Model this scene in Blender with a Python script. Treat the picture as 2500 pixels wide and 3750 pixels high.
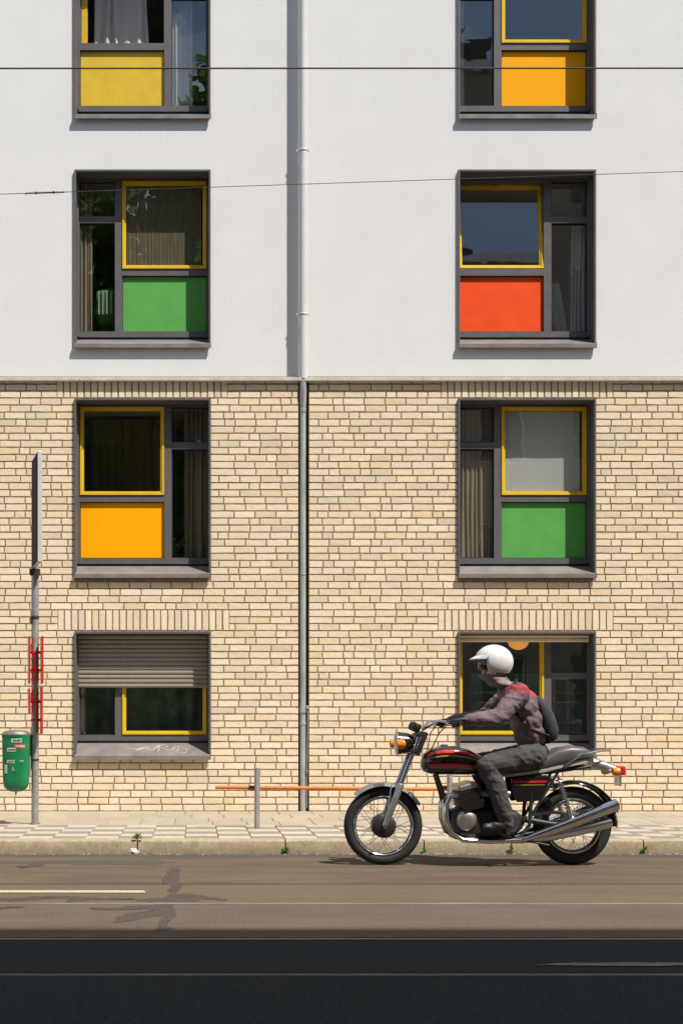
import bpy, bmesh, math, random
from mathutils import Vector, Matrix, noise
random.seed(11)
R = math.radians
for o in list(bpy.data.objects):
    bpy.data.objects.remove(o, do_unlink=True)
SC = bpy.context.scene
COL = SC.collection

# ------------------------------------------------------------------ camera, sky, sun, exposure
CAMH, F, VPX, VPY, D = 1.11, 5200.0, 715.0, 2670.0, 17.0      # wall face at y=0, camera at y=-17
cam_d = bpy.data.cameras.new('camera'); cam = bpy.data.objects.new('camera', cam_d); COL.objects.link(cam)
cam.location = (0, -D, CAMH); cam.rotation_euler = (R(90), 0, 0)
cam_d.sensor_fit = 'HORIZONTAL'; cam_d.sensor_width = 24.0; cam_d.lens = F / 2500 * 24
cam_d.shift_x = (1250 - VPX) / 2500; cam_d.shift_y = (VPY - 1875) / 2500
cam_d.clip_end = 600; cam_d.clip_start = .05
SC.camera = cam

SUN = Vector((-.46, .452, -1.0)).normalized()                   # direction the light travels
sun_el = math.asin(-SUN.z)
w = bpy.data.worlds.new('World'); SC.world = w; w.use_nodes = True
nt = w.node_tree; nt.nodes.clear()
N = nt.nodes.new; L = nt.links.new
sky = N('ShaderNodeTexSky'); sky.sky_type = 'NISHITA'; sky.sun_disc = False
sky.sun_elevation = sun_el; sky.sun_rotation = math.atan2(-SUN.x, -SUN.y)
sky.air_density = 1.0; sky.dust_density = .6; sky.ozone_density = 1.2
tc = N('ShaderNodeTexCoord'); nz = N('ShaderNodeTexNoise'); nz.inputs['Scale'].default_value = 4.2
nz.inputs['Detail'].default_value = 6; nz.inputs['Roughness'].default_value = .55
rp = N('ShaderNodeValToRGB'); rp.color_ramp.elements[0].position = .47; rp.color_ramp.elements[1].position = .66
mx = N('ShaderNodeMixRGB'); mx.inputs['Color2'].default_value = (17, 17.2, 17.6, 1)
bg = N('ShaderNodeBackground'); bg.inputs['Strength'].default_value = .07
wo = N('ShaderNodeOutputWorld')
L(tc.outputs['Generated'], nz.inputs['Vector']); L(nz.outputs['Fac'], rp.inputs['Fac'])
L(rp.outputs['Color'], mx.inputs['Fac']); L(sky.outputs['Color'], mx.inputs['Color1'])
L(mx.outputs['Color'], bg.inputs['Color']); L(bg.outputs['Background'], wo.inputs['Surface'])
sd = bpy.data.lights.new('sun', 'SUN'); sd.energy = 5.0; sd.angle = R(.5); sd.color = (1, .945, .86)
so = bpy.data.objects.new('sun', sd); COL.objects.link(so)
so.rotation_euler = SUN.to_track_quat('-Z', 'Y').to_euler(); so.location = (6, -20, 25)
SC.view_settings.view_transform = 'Standard'; SC.view_settings.look = 'None'
SC.view_settings.exposure = .50; SC.view_settings.gamma = 1.0; SC.view_settings.use_curve_mapping = False
SC.render.engine = 'CYCLES'; SC.render.resolution_x = 682; SC.render.resolution_y = 1024
SC.cycles.max_bounces = 8; SC.cycles.transparent_max_bounces = 12

# ------------------------------------------------------------------ materials
def mat(name, col, rough=.6, metal=0., var=.08, scale=12., bump=0., bscale=300., col2=None, spec=.5, coat=0.,
        tint=False, stretch=(1, 1, 1), rvar=0., detail=4, speck=0., sscale=170.):
    m = bpy.data.materials.new(name); m.use_nodes = True
    nt = m.node_tree; b = nt.nodes['Principled BSDF']; N = nt.nodes.new; L = nt.links.new
    b.inputs['Roughness'].default_value = rough; b.inputs['Metallic'].default_value = metal
    b.inputs['Specular IOR Level'].default_value = spec; b.inputs['Coat Weight'].default_value = coat
    b.inputs['Coat Roughness'].default_value = .08
    g = N('ShaderNodeNewGeometry'); mp = N('ShaderNodeMapping'); mp.inputs['Scale'].default_value = stretch
    L(g.outputs['Position'], mp.inputs['Vector'])
    n = N('ShaderNodeTexNoise'); n.inputs['Scale'].default_value = scale; n.inputs['Detail'].default_value = detail
    n.inputs['Roughness'].default_value = .6
    L(mp.outputs['Vector'], n.inputs['Vector'])
    r = N('ShaderNodeValToRGB'); e = r.color_ramp.elements
    c2 = col2 or tuple(c * (1 - var * 2) for c in col)
    c1 = col if col2 else tuple(min(1, c * (1 + var)) for c in col)
    e[0].position = .3; e[1].position = .7; e[0].color = (*c2, 1); e[1].color = (*c1, 1)
    L(n.outputs['Fac'], r.inputs['Fac'])
    out = r.outputs['Color']
    if speck:
        n3 = N('ShaderNodeTexNoise'); n3.inputs['Scale'].default_value = sscale; n3.inputs['Detail'].default_value = 2
        L(g.outputs['Position'], n3.inputs['Vector'])
        k3 = N('ShaderNodeMapRange'); k3.inputs['From Min'].default_value = .3; k3.inputs['From Max'].default_value = .7
        k3.inputs['To Min'].default_value = 1 - speck; k3.inputs['To Max'].default_value = 1 + speck; L(n3.outputs['Fac'], k3.inputs['Value'])
        q3 = N('ShaderNodeMixRGB'); q3.blend_type = 'MULTIPLY'; q3.inputs['Fac'].default_value = 1
        L(out, q3.inputs['Color1']); L(k3.outputs['Result'], q3.inputs['Color2']); out = q3.outputs['Color']
    if tint:
        a = N('ShaderNodeVertexColor'); a.layer_name = 'tint'
        q = N('ShaderNodeMixRGB'); q.blend_type = 'MULTIPLY'; q.inputs['Fac'].default_value = 1
        L(out, q.inputs['Color1']); L(a.outputs['Color'], q.inputs['Color2']); out = q.outputs['Color']
    L(out, b.inputs['Base Color'])
    if rvar:
        k = N('ShaderNodeMapRange'); k.inputs['To Min'].default_value = max(.02, rough - rvar); k.inputs['To Max'].default_value = rough + rvar
        L(n.outputs['Fac'], k.inputs['Value']); L(k.outputs['Result'], b.inputs['Roughness'])
    if bump:
        n2 = N('ShaderNodeTexNoise'); n2.inputs['Scale'].default_value = bscale; n2.inputs['Detail'].default_value = 3
        L(mp.outputs['Vector'], n2.inputs['Vector'])
        bp = N('ShaderNodeBump'); bp.inputs['Strength'].default_value = bump; bp.inputs['Distance'].default_value = .004
        L(n2.outputs['Fac'], bp.inputs['Height']); L(bp.outputs['Normal'], b.inputs['Normal'])
    return m

def glass_mat(name, ior=.065, tintc=(.94, .965, .955)):
    m = bpy.data.materials.new(name); m.use_nodes = True
    nt = m.node_tree; nt.nodes.clear(); N = nt.nodes.new; L = nt.links.new
    o = N('ShaderNodeOutputMaterial'); mixs = N('ShaderNodeMixShader'); t = N('ShaderNodeBsdfTransparent')
    gl = N('ShaderNodeBsdfGlossy'); lw = N('ShaderNodeLayerWeight'); lw.inputs['Blend'].default_value = .5
    pw = N('ShaderNodeMath'); pw.operation = 'POWER'; pw.inputs[1].default_value = 5.0; fr = N('ShaderNodeMapRange')
    fr.inputs['To Min'].default_value = ior; fr.inputs['To Max'].default_value = .9
    L(lw.outputs['Facing'], pw.inputs[0]); L(pw.outputs['Value'], fr.inputs['Value'])
    t.inputs['Color'].default_value = (*tintc, 1); gl.inputs['Roughness'].default_value = .0
    g = N('ShaderNodeNewGeometry'); n = N('ShaderNodeTexNoise'); n.inputs['Scale'].default_value = 2.2
    bp = N('ShaderNodeBump'); bp.inputs['Strength'].default_value = .12; bp.inputs['Distance'].default_value = .012
    L(g.outputs['Position'], n.inputs['Vector']); L(n.outputs['Fac'], bp.inputs['Height']); L(bp.outputs['Normal'], gl.inputs['Normal'])
    L(fr.outputs['Result'], mixs.inputs['Fac']); L(t.outputs['BSDF'], mixs.inputs[1]); L(gl.outputs['BSDF'], mixs.inputs[2])
    L(mixs.outputs['Shader'], o.inputs['Surface'])
    return m

def cloth_mat(name, col, trans=.35, scale=14, var=.12):
    m = bpy.data.materials.new(name); m.use_nodes = True
    nt = m.node_tree; nt.nodes.clear(); N = nt.nodes.new; L = nt.links.new
    o = N('ShaderNodeOutputMaterial'); mx = N('ShaderNodeMixShader'); d = N('ShaderNodeBsdfDiffuse'); t = N('ShaderNodeBsdfTranslucent')
    g = N('ShaderNodeNewGeometry'); mp = N('ShaderNodeMapping'); mp.inputs['Scale'].default_value = (1, 1, .12)
    n = N('ShaderNodeTexNoise'); n.inputs['Scale'].default_value = scale
    r = N('ShaderNodeValToRGB'); r.color_ramp.elements[0].color = (*[c * (1 - 2 * var) for c in col], 1); r.color_ramp.elements[1].color = (*col, 1)
    L(g.outputs['Position'], mp.inputs['Vector']); L(mp.outputs['Vector'], n.inputs['Vector']); L(n.outputs['Fac'], r.inputs['Fac'])
    L(r.outputs['Color'], d.inputs['Color']); L(r.outputs['Color'], t.inputs['Color'])
    mx.inputs['Fac'].default_value = trans
    L(d.outputs['BSDF'], mx.inputs[1]); L(t.outputs['BSDF'], mx.inputs[2]); L(mx.outputs['Shader'], o.inputs['Surface'])
    return m

M = {}
M['plaster'] = mat('plaster', (.655, .66, .665), .95, var=.015, scale=2.2, bump=.6, bscale=110, spec=.2, speck=.06, sscale=60)
M['ledge'] = mat('ledge', (.50, .50, .47), .7, var=.1, scale=9)
M['brick'] = mat('brick', (.735, .625, .475), .9, col2=(.66, .54, .385), scale=26, bump=.6, bscale=120, tint=True, spec=.25, speck=.10, sscale=140)
M['mortar'] = mat('mortar', (.275, .20, .12), .95, var=.2, scale=30, bump=.5, bscale=200, spec=.15)
M['anthracite'] = mat('anthracite', (.108, .102, .108), .42, var=.06, scale=7, spec=.45, rvar=.08, bump=.06, bscale=500)
M['sill'] = mat('sill', (.185, .165, .158), .40, var=.12, scale=5, spec=.5, rvar=.12)
M['gasket'] = mat('gasket', (.012, .012, .013), .7)
M['yellow'] = mat('yellow', (.66, .43, .018), .42, var=.05, scale=6, spec=.4)
M['p_yellow'] = mat('panel_yellow', (.62, .42, .022), .5, var=.05, scale=5, spec=.35)
M['p_orange'] = mat('panel_orange', (.86, .37, .0), .5, var=.015, scale=3, spec=.12)
M['p_green'] = mat('panel_green', (.090, .335, .072), .5, var=.04, scale=5, spec=.25)
M['p_red'] = mat('panel_red', (.78, .072, .009), .5, var=.04, scale=5, spec=.2)
M['shutter'] = mat('shutter', (.25, .215, .185), .5, var=.05, scale=8)
M['shutter_beige'] = mat('shutter_beige', (.80, .68, .52), .55, var=.05, scale=8)
M['glass'] = glass_mat('glass', .135)
M['room'] = mat('room_wall', (.46, .44, .40), .9, var=.08, scale=2)
M['zinc'] = mat('zinc', (.47, .485, .48), .42, metal=.45, var=.16, scale=7, rvar=.12, stretch=(1, 1, .3))
M['pipe_white'] = mat('pipe_white', (.52, .535, .53), .45, var=.04, scale=8)
M['galv'] = mat('galvanised', (.36, .345, .335), .5, metal=.55, var=.12, scale=16, rvar=.1, bump=.1, bscale=150)
M['steel'] = mat('rail_steel', (.27, .235, .225), .5, metal=.4, var=.35, scale=14, stretch=(.1, 1, 1))
M['rust'] = mat('rust', (.20, .125, .075), .8, var=.25, scale=30, stretch=(.3, 1, 1))
M['sign_back'] = mat('sign_aluminium', (.52, .52, .53), .5, metal=.2, var=.05)
M['dark_metal'] = mat('dark_metal', (.045, .042, .04), .55, metal=.4)
M['red_paint'] = mat('red_paint', (.62, .016, .014), .4, var=.05, spec=.4)
M['bin_green'] = mat('bin_green', (.002, .175, .06), .38, var=.12, scale=9, rvar=.1, spec=.5)
M['bin_lid'] = mat('bin_lid', (.24, .22, .20), .5, metal=.5, var=.2, scale=20)
M['sticker'] = mat('sticker_white', (.5, .5, .48), .6, var=.15, scale=60)
M['sticker_red'] = mat('sticker_red', (.55, .05, .05), .6, var=.1, scale=60)
M['ink'] = mat('ink', (.06, .06, .06), .8)
M['orange_rail'] = mat('orange_paint', (.66, .17, .018), .5, var=.16, scale=40, bump=.2, bscale=120)
M['clamp_red'] = mat('clamp_red', (.14, .028, .014), .6, var=.2, scale=40)
M['tile_light'] = mat('tile_light', (.42, .37, .295), .85, var=.09, scale=18, bump=.4, bscale=180, tint=True, speck=0.07, sscale=130)
M['tile_dark'] = mat('tile_dark', (.235, .195, .155), .85, var=.12, scale=18, bump=.4, bscale=180, tint=True, speck=0.07, sscale=130)
M['slab'] = mat('slab', (.345, .295, .22), .9, col2=(.30, .255, .185), scale=5, bump=.4, bscale=160, tint=True, stretch=(1, .5, 1), speck=0.07, sscale=130)
M['joint'] = mat('joint_sand', (.19, .15, .10), .95, var=.2, scale=25)
M['kerb'] = mat('kerb_stone', (.36, .295, .20), .9, col2=(.25, .195, .12), scale=14, bump=.8, bscale=110, detail=8, speck=0.22, sscale=85)
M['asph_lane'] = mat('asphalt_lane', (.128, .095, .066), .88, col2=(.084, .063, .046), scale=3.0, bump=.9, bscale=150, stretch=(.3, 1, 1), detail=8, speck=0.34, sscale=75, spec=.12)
M['asph_gutter'] = mat('asphalt_gutter', (.088, .074, .064), .88, col2=(.066, .056, .050), scale=7, bump=.9, bscale=150, detail=8, stretch=(.3, 1, 1), speck=0.34, sscale=75, spec=.12)
M['asph_yellow'] = mat('asphalt_yellowish', (.124, .096, .064), .85, col2=(.102, .079, .053), scale=3, bump=.8, bscale=150, stretch=(.3, 1, 1), detail=8, speck=0.34, sscale=75, spec=.12)
M['asph_track'] = mat('asphalt_track', (.118, .091, .069), .85, col2=(.090, .069, .054), scale=3, bump=.8, bscale=150, stretch=(.3, 1, 1), detail=8, speck=0.34, sscale=75, spec=.12)
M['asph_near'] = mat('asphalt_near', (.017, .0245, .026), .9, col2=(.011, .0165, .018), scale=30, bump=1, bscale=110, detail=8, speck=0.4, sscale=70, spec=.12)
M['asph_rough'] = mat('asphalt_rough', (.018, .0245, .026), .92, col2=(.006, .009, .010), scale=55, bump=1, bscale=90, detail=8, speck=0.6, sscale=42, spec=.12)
M['tar'] = mat('tar_stain', (.072, .058, .048), .8, var=.12, scale=15, bump=.6, bscale=150, speck=0.34, sscale=75, spec=.12)
M['paint'] = mat('road_paint', (.50, .44, .32), .75, col2=(.28, .235, .165), scale=22, detail=8)
M['paper'] = mat('paper', (.62, .58, .55), .9)
M['wire'] = mat('wire', (.055, .04, .032), .6, metal=.3)
M['insul'] = mat('insulator', (.07, .055, .035), .5)
M['weed'] = mat('weed', (.11, .28, .025), .7, var=.2, scale=60)
M['leaf'] = cloth_mat('tree_leaf', (.13, .27, .055), .5, 1.1, .3)
M['bark'] = mat('bark', (.09, .065, .045), .9, var=.3, scale=10)
M['opp_wall'] = mat('opposite_wall', (.28, .25, .21), .9, var=.08)
M['opp_roof'] = mat('roof_tile', (.06, .055, .055), .8, var=.2)
M['cur_brown'] = cloth_mat('curtain_brown', (.45, .355, .26), .2)
M['cur_dark'] = cloth_mat('curtain_dark_brown', (.30, .235, .175), .1, 22, .25)
M['cur_white'] = cloth_mat('curtain_white', (.80, .77, .76), .3)
M['cur_grey'] = cloth_mat('blind_grey', (.74, .70, .70), .15, var=.03)
M['blind_blue'] = cloth_mat('blind_blue', (.115, .15, .27), .1, var=.03)
M['cur_green'] = cloth_mat('cloth_green', (.10, .36, .10), .3)
M['lamp_orange'] = mat('lamp_orange', (.75, .29, .05), .7)
_b = M['lamp_orange'].node_tree.nodes['Principled BSDF']; _b.inputs['Emission Color'].default_value = (1, .38, .06, 1); _b.inputs['Emission Strength'].default_value = .55
M['teal'] = mat('teal_paint', (.05, .22, .19), .6)
M['wood'] = mat('shelf_wood', (.30, .20, .10), .6, var=.2)

# ------------------------------------------------------------------ mesh helpers
class MB:
    def __init__(s): s.v = []; s.f = []; s.mi = []; s.k = 0
    def add(s, vs, fs):
        b = len(s.v); s.v += [Vector(p) for p in vs]
        for f in fs: s.f.append([b + i for i in f]); s.mi.append(s.k)
        return s
    def box(s, x0, x1, y0, y1, z0, z1):
        return s.add([(x0, y0, z0), (x1, y0, z0), (x1, y1, z0), (x0, y1, z0), (x0, y0, z1), (x1, y0, z1), (x1, y1, z1), (x0, y1, z1)],
                     [(0, 3, 2, 1), (4, 5, 6, 7), (0, 1, 5, 4), (1, 2, 6, 5), (2, 3, 7, 6), (3, 0, 4, 7)])
    def obox(s, c, size, rot=None):
        c = Vector(c); h = [q / 2 for q in size]; rot = rot or Matrix.Identity(3); vs = []
        for z in (-1, 1):
            for x, y in ((-1, -1), (1, -1), (1, 1), (-1, 1)): vs.append(c + rot @ Vector((x * h[0], y * h[1], z * h[2])))
        return s.add(vs, [(0, 3, 2, 1), (4, 5, 6, 7), (0, 1, 5, 4), (1, 2, 6, 5), (2, 3, 7, 6), (3, 0, 4, 7)])
    def loft(s, rings, cap=True, closed=False):
        n = len(rings[0]); b = []; m = len(rings)
        vs = [p for r in rings for p in r]; fs = []
        for i in range(m if closed else m - 1):
            for j in range(n):
                k = (i + 1) % m
                fs.append((i * n + j, i * n + (j + 1) % n, k * n + (j + 1) % n, k * n + j))
        if cap and not closed:
            fs.append(tuple(reversed(range(n)))); fs.append(tuple((m - 1) * n + j for j in range(n)))
        return s.add(vs, fs)
    def tube(s, pts, r, n=8, cap=True, sq=None):
        pts = [Vector(p) for p in pts]; rs = r if isinstance(r, (list, tuple)) else [r] * len(pts)
        rings = []; up = None
        for i, p in enumerate(pts):
            t = (pts[min(i + 1, len(pts) - 1)] - pts[max(i - 1, 0)]).normalized()
            if up is None:
                up = Vector((0, 1, 0)) if abs(t.y) < .9 else Vector((1, 0, 0))
            up = (up - t * up.dot(t)).normalized(); sd = t.cross(up)
            rings.append([p + (up * math.cos(a) + sd * math.sin(a)) * rs[i] for a in [2 * math.pi * j / n for j in range(n)]])
        return s.loft(rings, cap)
    def lathe(s, prof, org, axis='z', n=20, sy=1.0):
        org = Vector(org); rings = []
        for r_, h in prof:
            ring = []
            for j in range(n):
                a = 2 * math.pi * j / n; c, d = math.cos(a) * r_, math.sin(a) * r_ * sy
                ring.append(org + (Vector((c, d, h)) if axis == 'z' else Vector((c, h, d)) if axis == 'y' else Vector((h, c, d))))
            rings.append(ring)
        return s.loft(rings)
    def torus(s, c, Rr, r1, r2=None, n=40, m=8, a0=0, a1=2 * math.pi):
        c = Vector(c); r2 = r2 or r1; full = abs(a1 - a0 - 2 * math.pi) < 1e-4; rings = []
        for i in range(n + (0 if full else 1)):
            a = a0 + (a1 - a0) * i / n
            u = Vector((math.cos(a), 0, math.sin(a)))
            rings.append([c + u * (Rr + r1 * math.cos(2 * math.pi * j / m)) + Vector((0, r2 * math.sin(2 * math.pi * j / m), 0)) for j in range(m)])
        return s.loft(rings, True, full)
    def ell(s, c, rad, n=14, m=9, rot=None):
        c = Vector(c); rot = rot or Matrix.Identity(3); rings = []
        for i in range(m):
            t = math.pi * (i + .5) / m - math.pi / 2
            rings.append([c + rot @ Vector((rad[0] * math.cos(t) * math.cos(2 * math.pi * j / n), rad[1] * math.cos(t) * math.sin(2 * math.pi * j / n), rad[2] * math.sin(t))) for j in range(n)])
        return s.loft(rings)
    def prism(s, pts, y0, y1):                     # outline in (x,z), extruded along y
        n = len(pts)
        vs = [(x, y0, z) for x, z in pts] + [(x, y1, z) for x, z in pts]
        return s.add(vs, [tuple(range(n)), tuple(reversed(range(n, 2 * n)))] + [(i, i + n, (i + 1) % n + n, (i + 1) % n) for i in range(n)])
    def sheet(s, pts, z):                          # outline in (x,y) lying flat
        return s.add([(x, y, z) for x, y in pts], [tuple(range(len(pts)))])

WL = {}
def build(name, mb, mats, parent=None, smooth=False, bevel=0, tints=None):
    if not isinstance(mats, (list, tuple)): mats = [mats]
    lo = Vector([min(v[i] for v in mb.v) for i in range(3)]); hi = Vector([max(v[i] for v in mb.v) for i in range(3)])
    c = (lo + hi) / 2; c.z = lo.z
    me = bpy.data.meshes.new(name); me.from_pydata([v - c for v in mb.v], [], mb.f)
    for m in mats: me.materials.append(M[m] if isinstance(m, str) else m)
    me.polygons.foreach_set('material_index', mb.mi)
    if tints is not None:
        a = me.color_attributes.new('tint', 'FLOAT_COLOR', 'POINT')
        fl = []
        for t in tints: fl += [t[0], t[1], t[2], 1]
        a.data.foreach_set('color', fl)
    bm = bmesh.new(); bm.from_mesh(me)
    bmesh.ops.recalc_face_normals(bm, faces=bm.faces)
    bm.to_mesh(me); bm.free()
    if smooth:
        me.polygons.foreach_set('use_smooth', [True] * len(me.polygons))
        if smooth != 'all': me.set_sharp_from_angle(angle=R(40))
    me.update()
    o = bpy.data.objects.new(name, me); COL.objects.link(o)
    place(o, c, parent)
    if bevel:
        b = o.modifiers.new('bevel', 'BEVEL'); b.width = bevel; b.segments = 2; b.limit_method = 'ANGLE'
    return o
def place(o, c, parent):
    WL[o.name] = Vector(c)
    if parent is not None:
        o.parent = parent; o.location = Vector(c) - WL[parent.name]
    else: o.location = c
def empty(name, loc, parent=None):
    o = bpy.data.objects.new(name, None); o.empty_display_size = .2; COL.objects.link(o); place(o, Vector(loc), parent); return o
def tag(o, label, cat, group=None):
    o['label'] = label; o['category'] = cat
    if group: o['group'] = group
    return o
def struct(o, kind='structure'): o['kind'] = kind; return o
def wx(px, y=0): return (px - VPX) * (D + y) / F
def wz(py, y=0): return CAMH + (VPY - py) * (D + y) / F
def gy(py, z=0): return F * (CAMH - z) / (py - VPY) - D         # y of a ground point seen at row py
PAV = .123

# ------------------------------------------------------------------ ground, road, rails, pavement
def sheet(name, x0, x1, y0, y1, z, m, th=.0):
    mb = MB(); mb.add([(x0, y0, z), (x1, y0, z), (x1, y1, z), (x0, y1, z)], [(0, 1, 2, 3)])
    return struct(build(name, mb, m))
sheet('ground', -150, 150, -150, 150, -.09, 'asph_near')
YK = 12.6 - D                                                    # kerb face
XA, XB = -40, 40
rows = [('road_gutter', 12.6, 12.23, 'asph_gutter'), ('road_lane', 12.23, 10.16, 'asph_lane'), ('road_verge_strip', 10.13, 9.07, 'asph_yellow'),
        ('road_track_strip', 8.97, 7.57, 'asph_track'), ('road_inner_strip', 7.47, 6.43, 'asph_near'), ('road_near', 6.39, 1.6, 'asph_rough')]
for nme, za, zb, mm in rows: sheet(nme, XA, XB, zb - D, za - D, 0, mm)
sheet('road_seam', XA, XB, 10.13 - D, 10.16 - D, -.006, 'gasket')
mb = MB()
x = -14.
while x < 14:                                                    # worn seam between near asphalt strips
    nx = x + random.uniform(.15, .5); mb.add([(x, 6.39 - D + random.uniform(-.012, .004), .0), (nx, 6.39 - D + random.uniform(-.012, .004), .0), (nx, 6.43 - D + random.uniform(0, .012), .0), (x, 6.43 - D + random.uniform(0, .012), .0)], [(0, 1, 2, 3)]); x = nx
struct(build('road_joint', mb, 'rust'))
def rail(zc, lab, wide):
    t = empty('tram_rail', (0, zc - D, 0)); tag(t, lab, 'rail', 'tram rails in the road')
    g0, g1 = (zc - .022, zc + .034) if wide else (zc + .012, zc + .036)
    a = MB(); a.box(XA, XB, zc - .05 - D, g0 - D, -.06, .003); build('rail_head', a, 'rail_worn' if wide else 'steel', t)
    a = MB(); a.box(XA, XB, g0 - D, g1 - D, -.09, -.075 if wide else -.028); build('groove', a, 'gasket', t)
    a = MB(); a.box(XA, XB, g1 - D, zc + .0501 - D, -.06, .002); build('rail_lip', a, 'rust', t)
M['rail_worn'] = mat('rail_worn', (.34, .24, .165), .5, metal=.3, var=.12, scale=14, stretch=(.1, 1, 1))
rail(9.02, 'steel tram rail lying in the sunlit part of the road', False); rail(7.52, 'steel tram rail lying in the shaded part of the road', True)
# road paint, stains, worn band
def gp(px, py, z=0):
    y = gy(py, z); return ((px - VPX) * (D + y) / F, y)
mb = MB(); yl = [gp(528, 3264), gp(528, 3272.5)]
mb.sheet([(-9, yl[0][1]), (-1.2, yl[0][1] + .012), yl[0], (yl[1][0] + .01, yl[1][1]), (-1.3, yl[1][1] + .01), (-9, yl[1][1])], .004)
struct(build('lane_marking', mb, 'paint'))
def blob(name, outline, z=.0015, m='tar', jit=.8):
    pts = []
    for i in range(len(outline)):
        a, b = outline[i], outline[(i + 1) % len(outline)]
        for k in range(7):
            t = k / 7; x = a[0] + (b[0] - a[0]) * t; y = a[1] + (b[1] - a[1]) * t
            pts.append(gp(x + random.uniform(-8, 8) * jit, y + random.uniform(-2.2, 2.2) * jit))
    bmx = bmesh.new(); vs = [bmx.verts.new((p[0], p[1], z)) for p in pts]; f = bmx.faces.new(vs); bmesh.ops.triangulate(bmx, faces=[f])
    mb = MB(); mb.add([v.co[:] for v in bmx.verts], [[v.index for v in q.verts] for q in bmx.faces] if bmx.verts.index_update() is None else []); bmx.free()
    return struct(build(name, mb, m))
blob('tar_stain', [(620, 3180), (660, 3182), (656, 3205), (650, 3232), (668, 3240), (652, 3262), (642, 3276), (690, 3274), (740, 3282), (822, 3294), (834, 3302), (780, 3297), (735, 3294), (726, 3304), (640, 3306),
     (632, 3322), (645, 3345), (640, 3358), (618, 3374), (608, 3392), (640, 3404), (560, 3412), (582, 3392), (592, 3366), (616, 3357), (560, 3358), (520, 3366), (470, 3376), (408, 3382), (432, 3374), (428, 3362), (470, 3346), (545, 3338), (560, 3324), (575, 3312), (560, 3304), (500, 3300), (520, 3293), (600, 3290), (622, 3276), (610, 3262), (628, 3246), (596, 3236), (592, 3220), (610, 3206)])
blob('tar_stain', [(0, 3290), (60, 3291), (120, 3284), (200, 3281), (290, 3286), (360, 3291), (430, 3291), (500, 3294), (480, 3298), (380, 3297), (300, 3300), (240, 3304), (270, 3295), (230, 3292), (150, 3296), (60, 3302), (0, 3303)], .0018)
blob('tar_stain', [(330, 3328), (420, 3326), (480, 3320), (560, 3318), (555, 3328), (470, 3334), (400, 3336), (345, 3333)], .002)
blob('tar_stain', [(0, 3324), (60, 3320), (96, 3322), (60, 3327), (0, 3331)], .002)
blob('tar_stain', [(55, 3174), (110, 3166), (150, 3163), (165, 3170), (120, 3178), (70, 3180)], .0018)
blob('tar_stain', [(0, 3156), (300, 3154), (600, 3153), (648, 3160), (560, 3168), (300, 3170), (150, 3160), (0, 3164)], .001, 'asph_gutter')
blob('worn_band', [(1960, 3536), (2100, 3530), (2300, 3529), (2500, 3530), (2900, 3528), (2900, 3543), (2500, 3541), (2280, 3542), (2100, 3540)], .004, 'rust', .6)

# pavement: bedding slab, slabs by the wall, chequered tiles, kerb
mb = MB(); mb.box(XA, XB, YK + .16, .1, -.05, PAV - .012)
pav = struct(build('pavement', mb, 'joint'))
YT0, YT1 = YK + .165, 14.56 - D                                  # chequered zone
def tile(name, x0, x1, y0, y1, m, var=.07, gap=.0025, dz=.0):
    mb = MB(); z1 = PAV + dz; c = .006
    mb.add([(x0 + gap, y0 + gap, z1 - .04), (x1 - gap, y0 + gap, z1 - .04), (x1 - gap, y1 - gap, z1 - .04), (x0 + gap, y1 - gap, z1 - .04),
            (x0 + gap, y0 + gap, z1 - c), (x1 - gap, y0 + gap, z1 - c), (x1 - gap, y1 - gap, z1 - c), (x0 + gap, y1 - gap, z1 - c),
            (x0 + gap + c, y0 + gap + c, z1), (x1 - gap - c, y0 + gap + c, z1), (x1 - gap - c, y1 - gap - c, z1), (x0 + gap + c, y1 - gap - c, z1)],
           [(0, 1, 5, 4), (1, 2, 6, 5), (2, 3, 7, 6), (3, 0, 4, 7), (4, 5, 9, 8), (5, 6, 10, 9), (6, 7, 11, 10), (7, 4, 8, 11), (8, 9, 10, 11)])
    k = 1 + random.uniform(-var, var); t = (k, k * random.uniform(.97, 1.02), k * random.uniform(.93, 1.03))
    return build(name, mb, m, pav, tints=[t] * 12)
nrow = 6; dyt = (YT1 - YT0) / nrow; tw = .302; x00 = (678 - VPX) / 388 - tw * 12
for r_ in range(nrow):
    for c in range(36):
        xx = x00 + c * tw
        if -3.6 < xx < 7.2:
            tile('paving_tile', xx, xx + tw, YT0 + r_ * dyt, YT0 + (r_ + 1) * dyt, 'tile_light' if (r_ + c) % 2 else 'tile_dark', dz=random.uniform(-.0015, .0015))
yy = YT1
for r_ in range(4):
    dep = (0 - .002 - YT1) / 4; xx = -4 + random.uniform(0, .3)
    while xx < 7.6:
        wd = random.choice([.34, .36, .36, .40])
        tile('paving_slab', xx, xx + wd, yy, yy + dep, 'slab', .05, .0022, random.uniform(-.001, .001)); xx += wd
    yy += dep
mb = MB(); mb.box(XA, XB, YK + .02, YK + .158, -.08, .07); kb = struct(build('kerb', mb, 'joint'))
kj = [wx(p, YK) for p in (-1180, -600, -37, 503, 1045, 1553, 1873, 2357, 2870, 3400)]
for a, b in zip(kj[:-1], kj[1:]):
    g = .006; mb = MB(); prof = [(YK + .012, -.06), (YK, .0), (YK + .004, PAV - .022), (YK + .010, PAV - .008), (YK + .024, PAV + .001), (YK + .163, PAV + .003), (YK + .163, -.06)]
    rings = []; n = 14
    for i in range(n + 1):
        x = a + g + (b - a - 2 * g) * i / n; ex = .004 if i in (0, n) else 0
        rings.append([(x, y + ex + random.uniform(-.0015, .0015) * (j < 5), z - ex * (j in (3, 4, 5)) + random.uniform(-.001, .001)) for j, (y, z) in enumerate(prof)])
    mb.loft(rings); build('kerb_stone', mb, 'kerb', kb, smooth=True)

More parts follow.
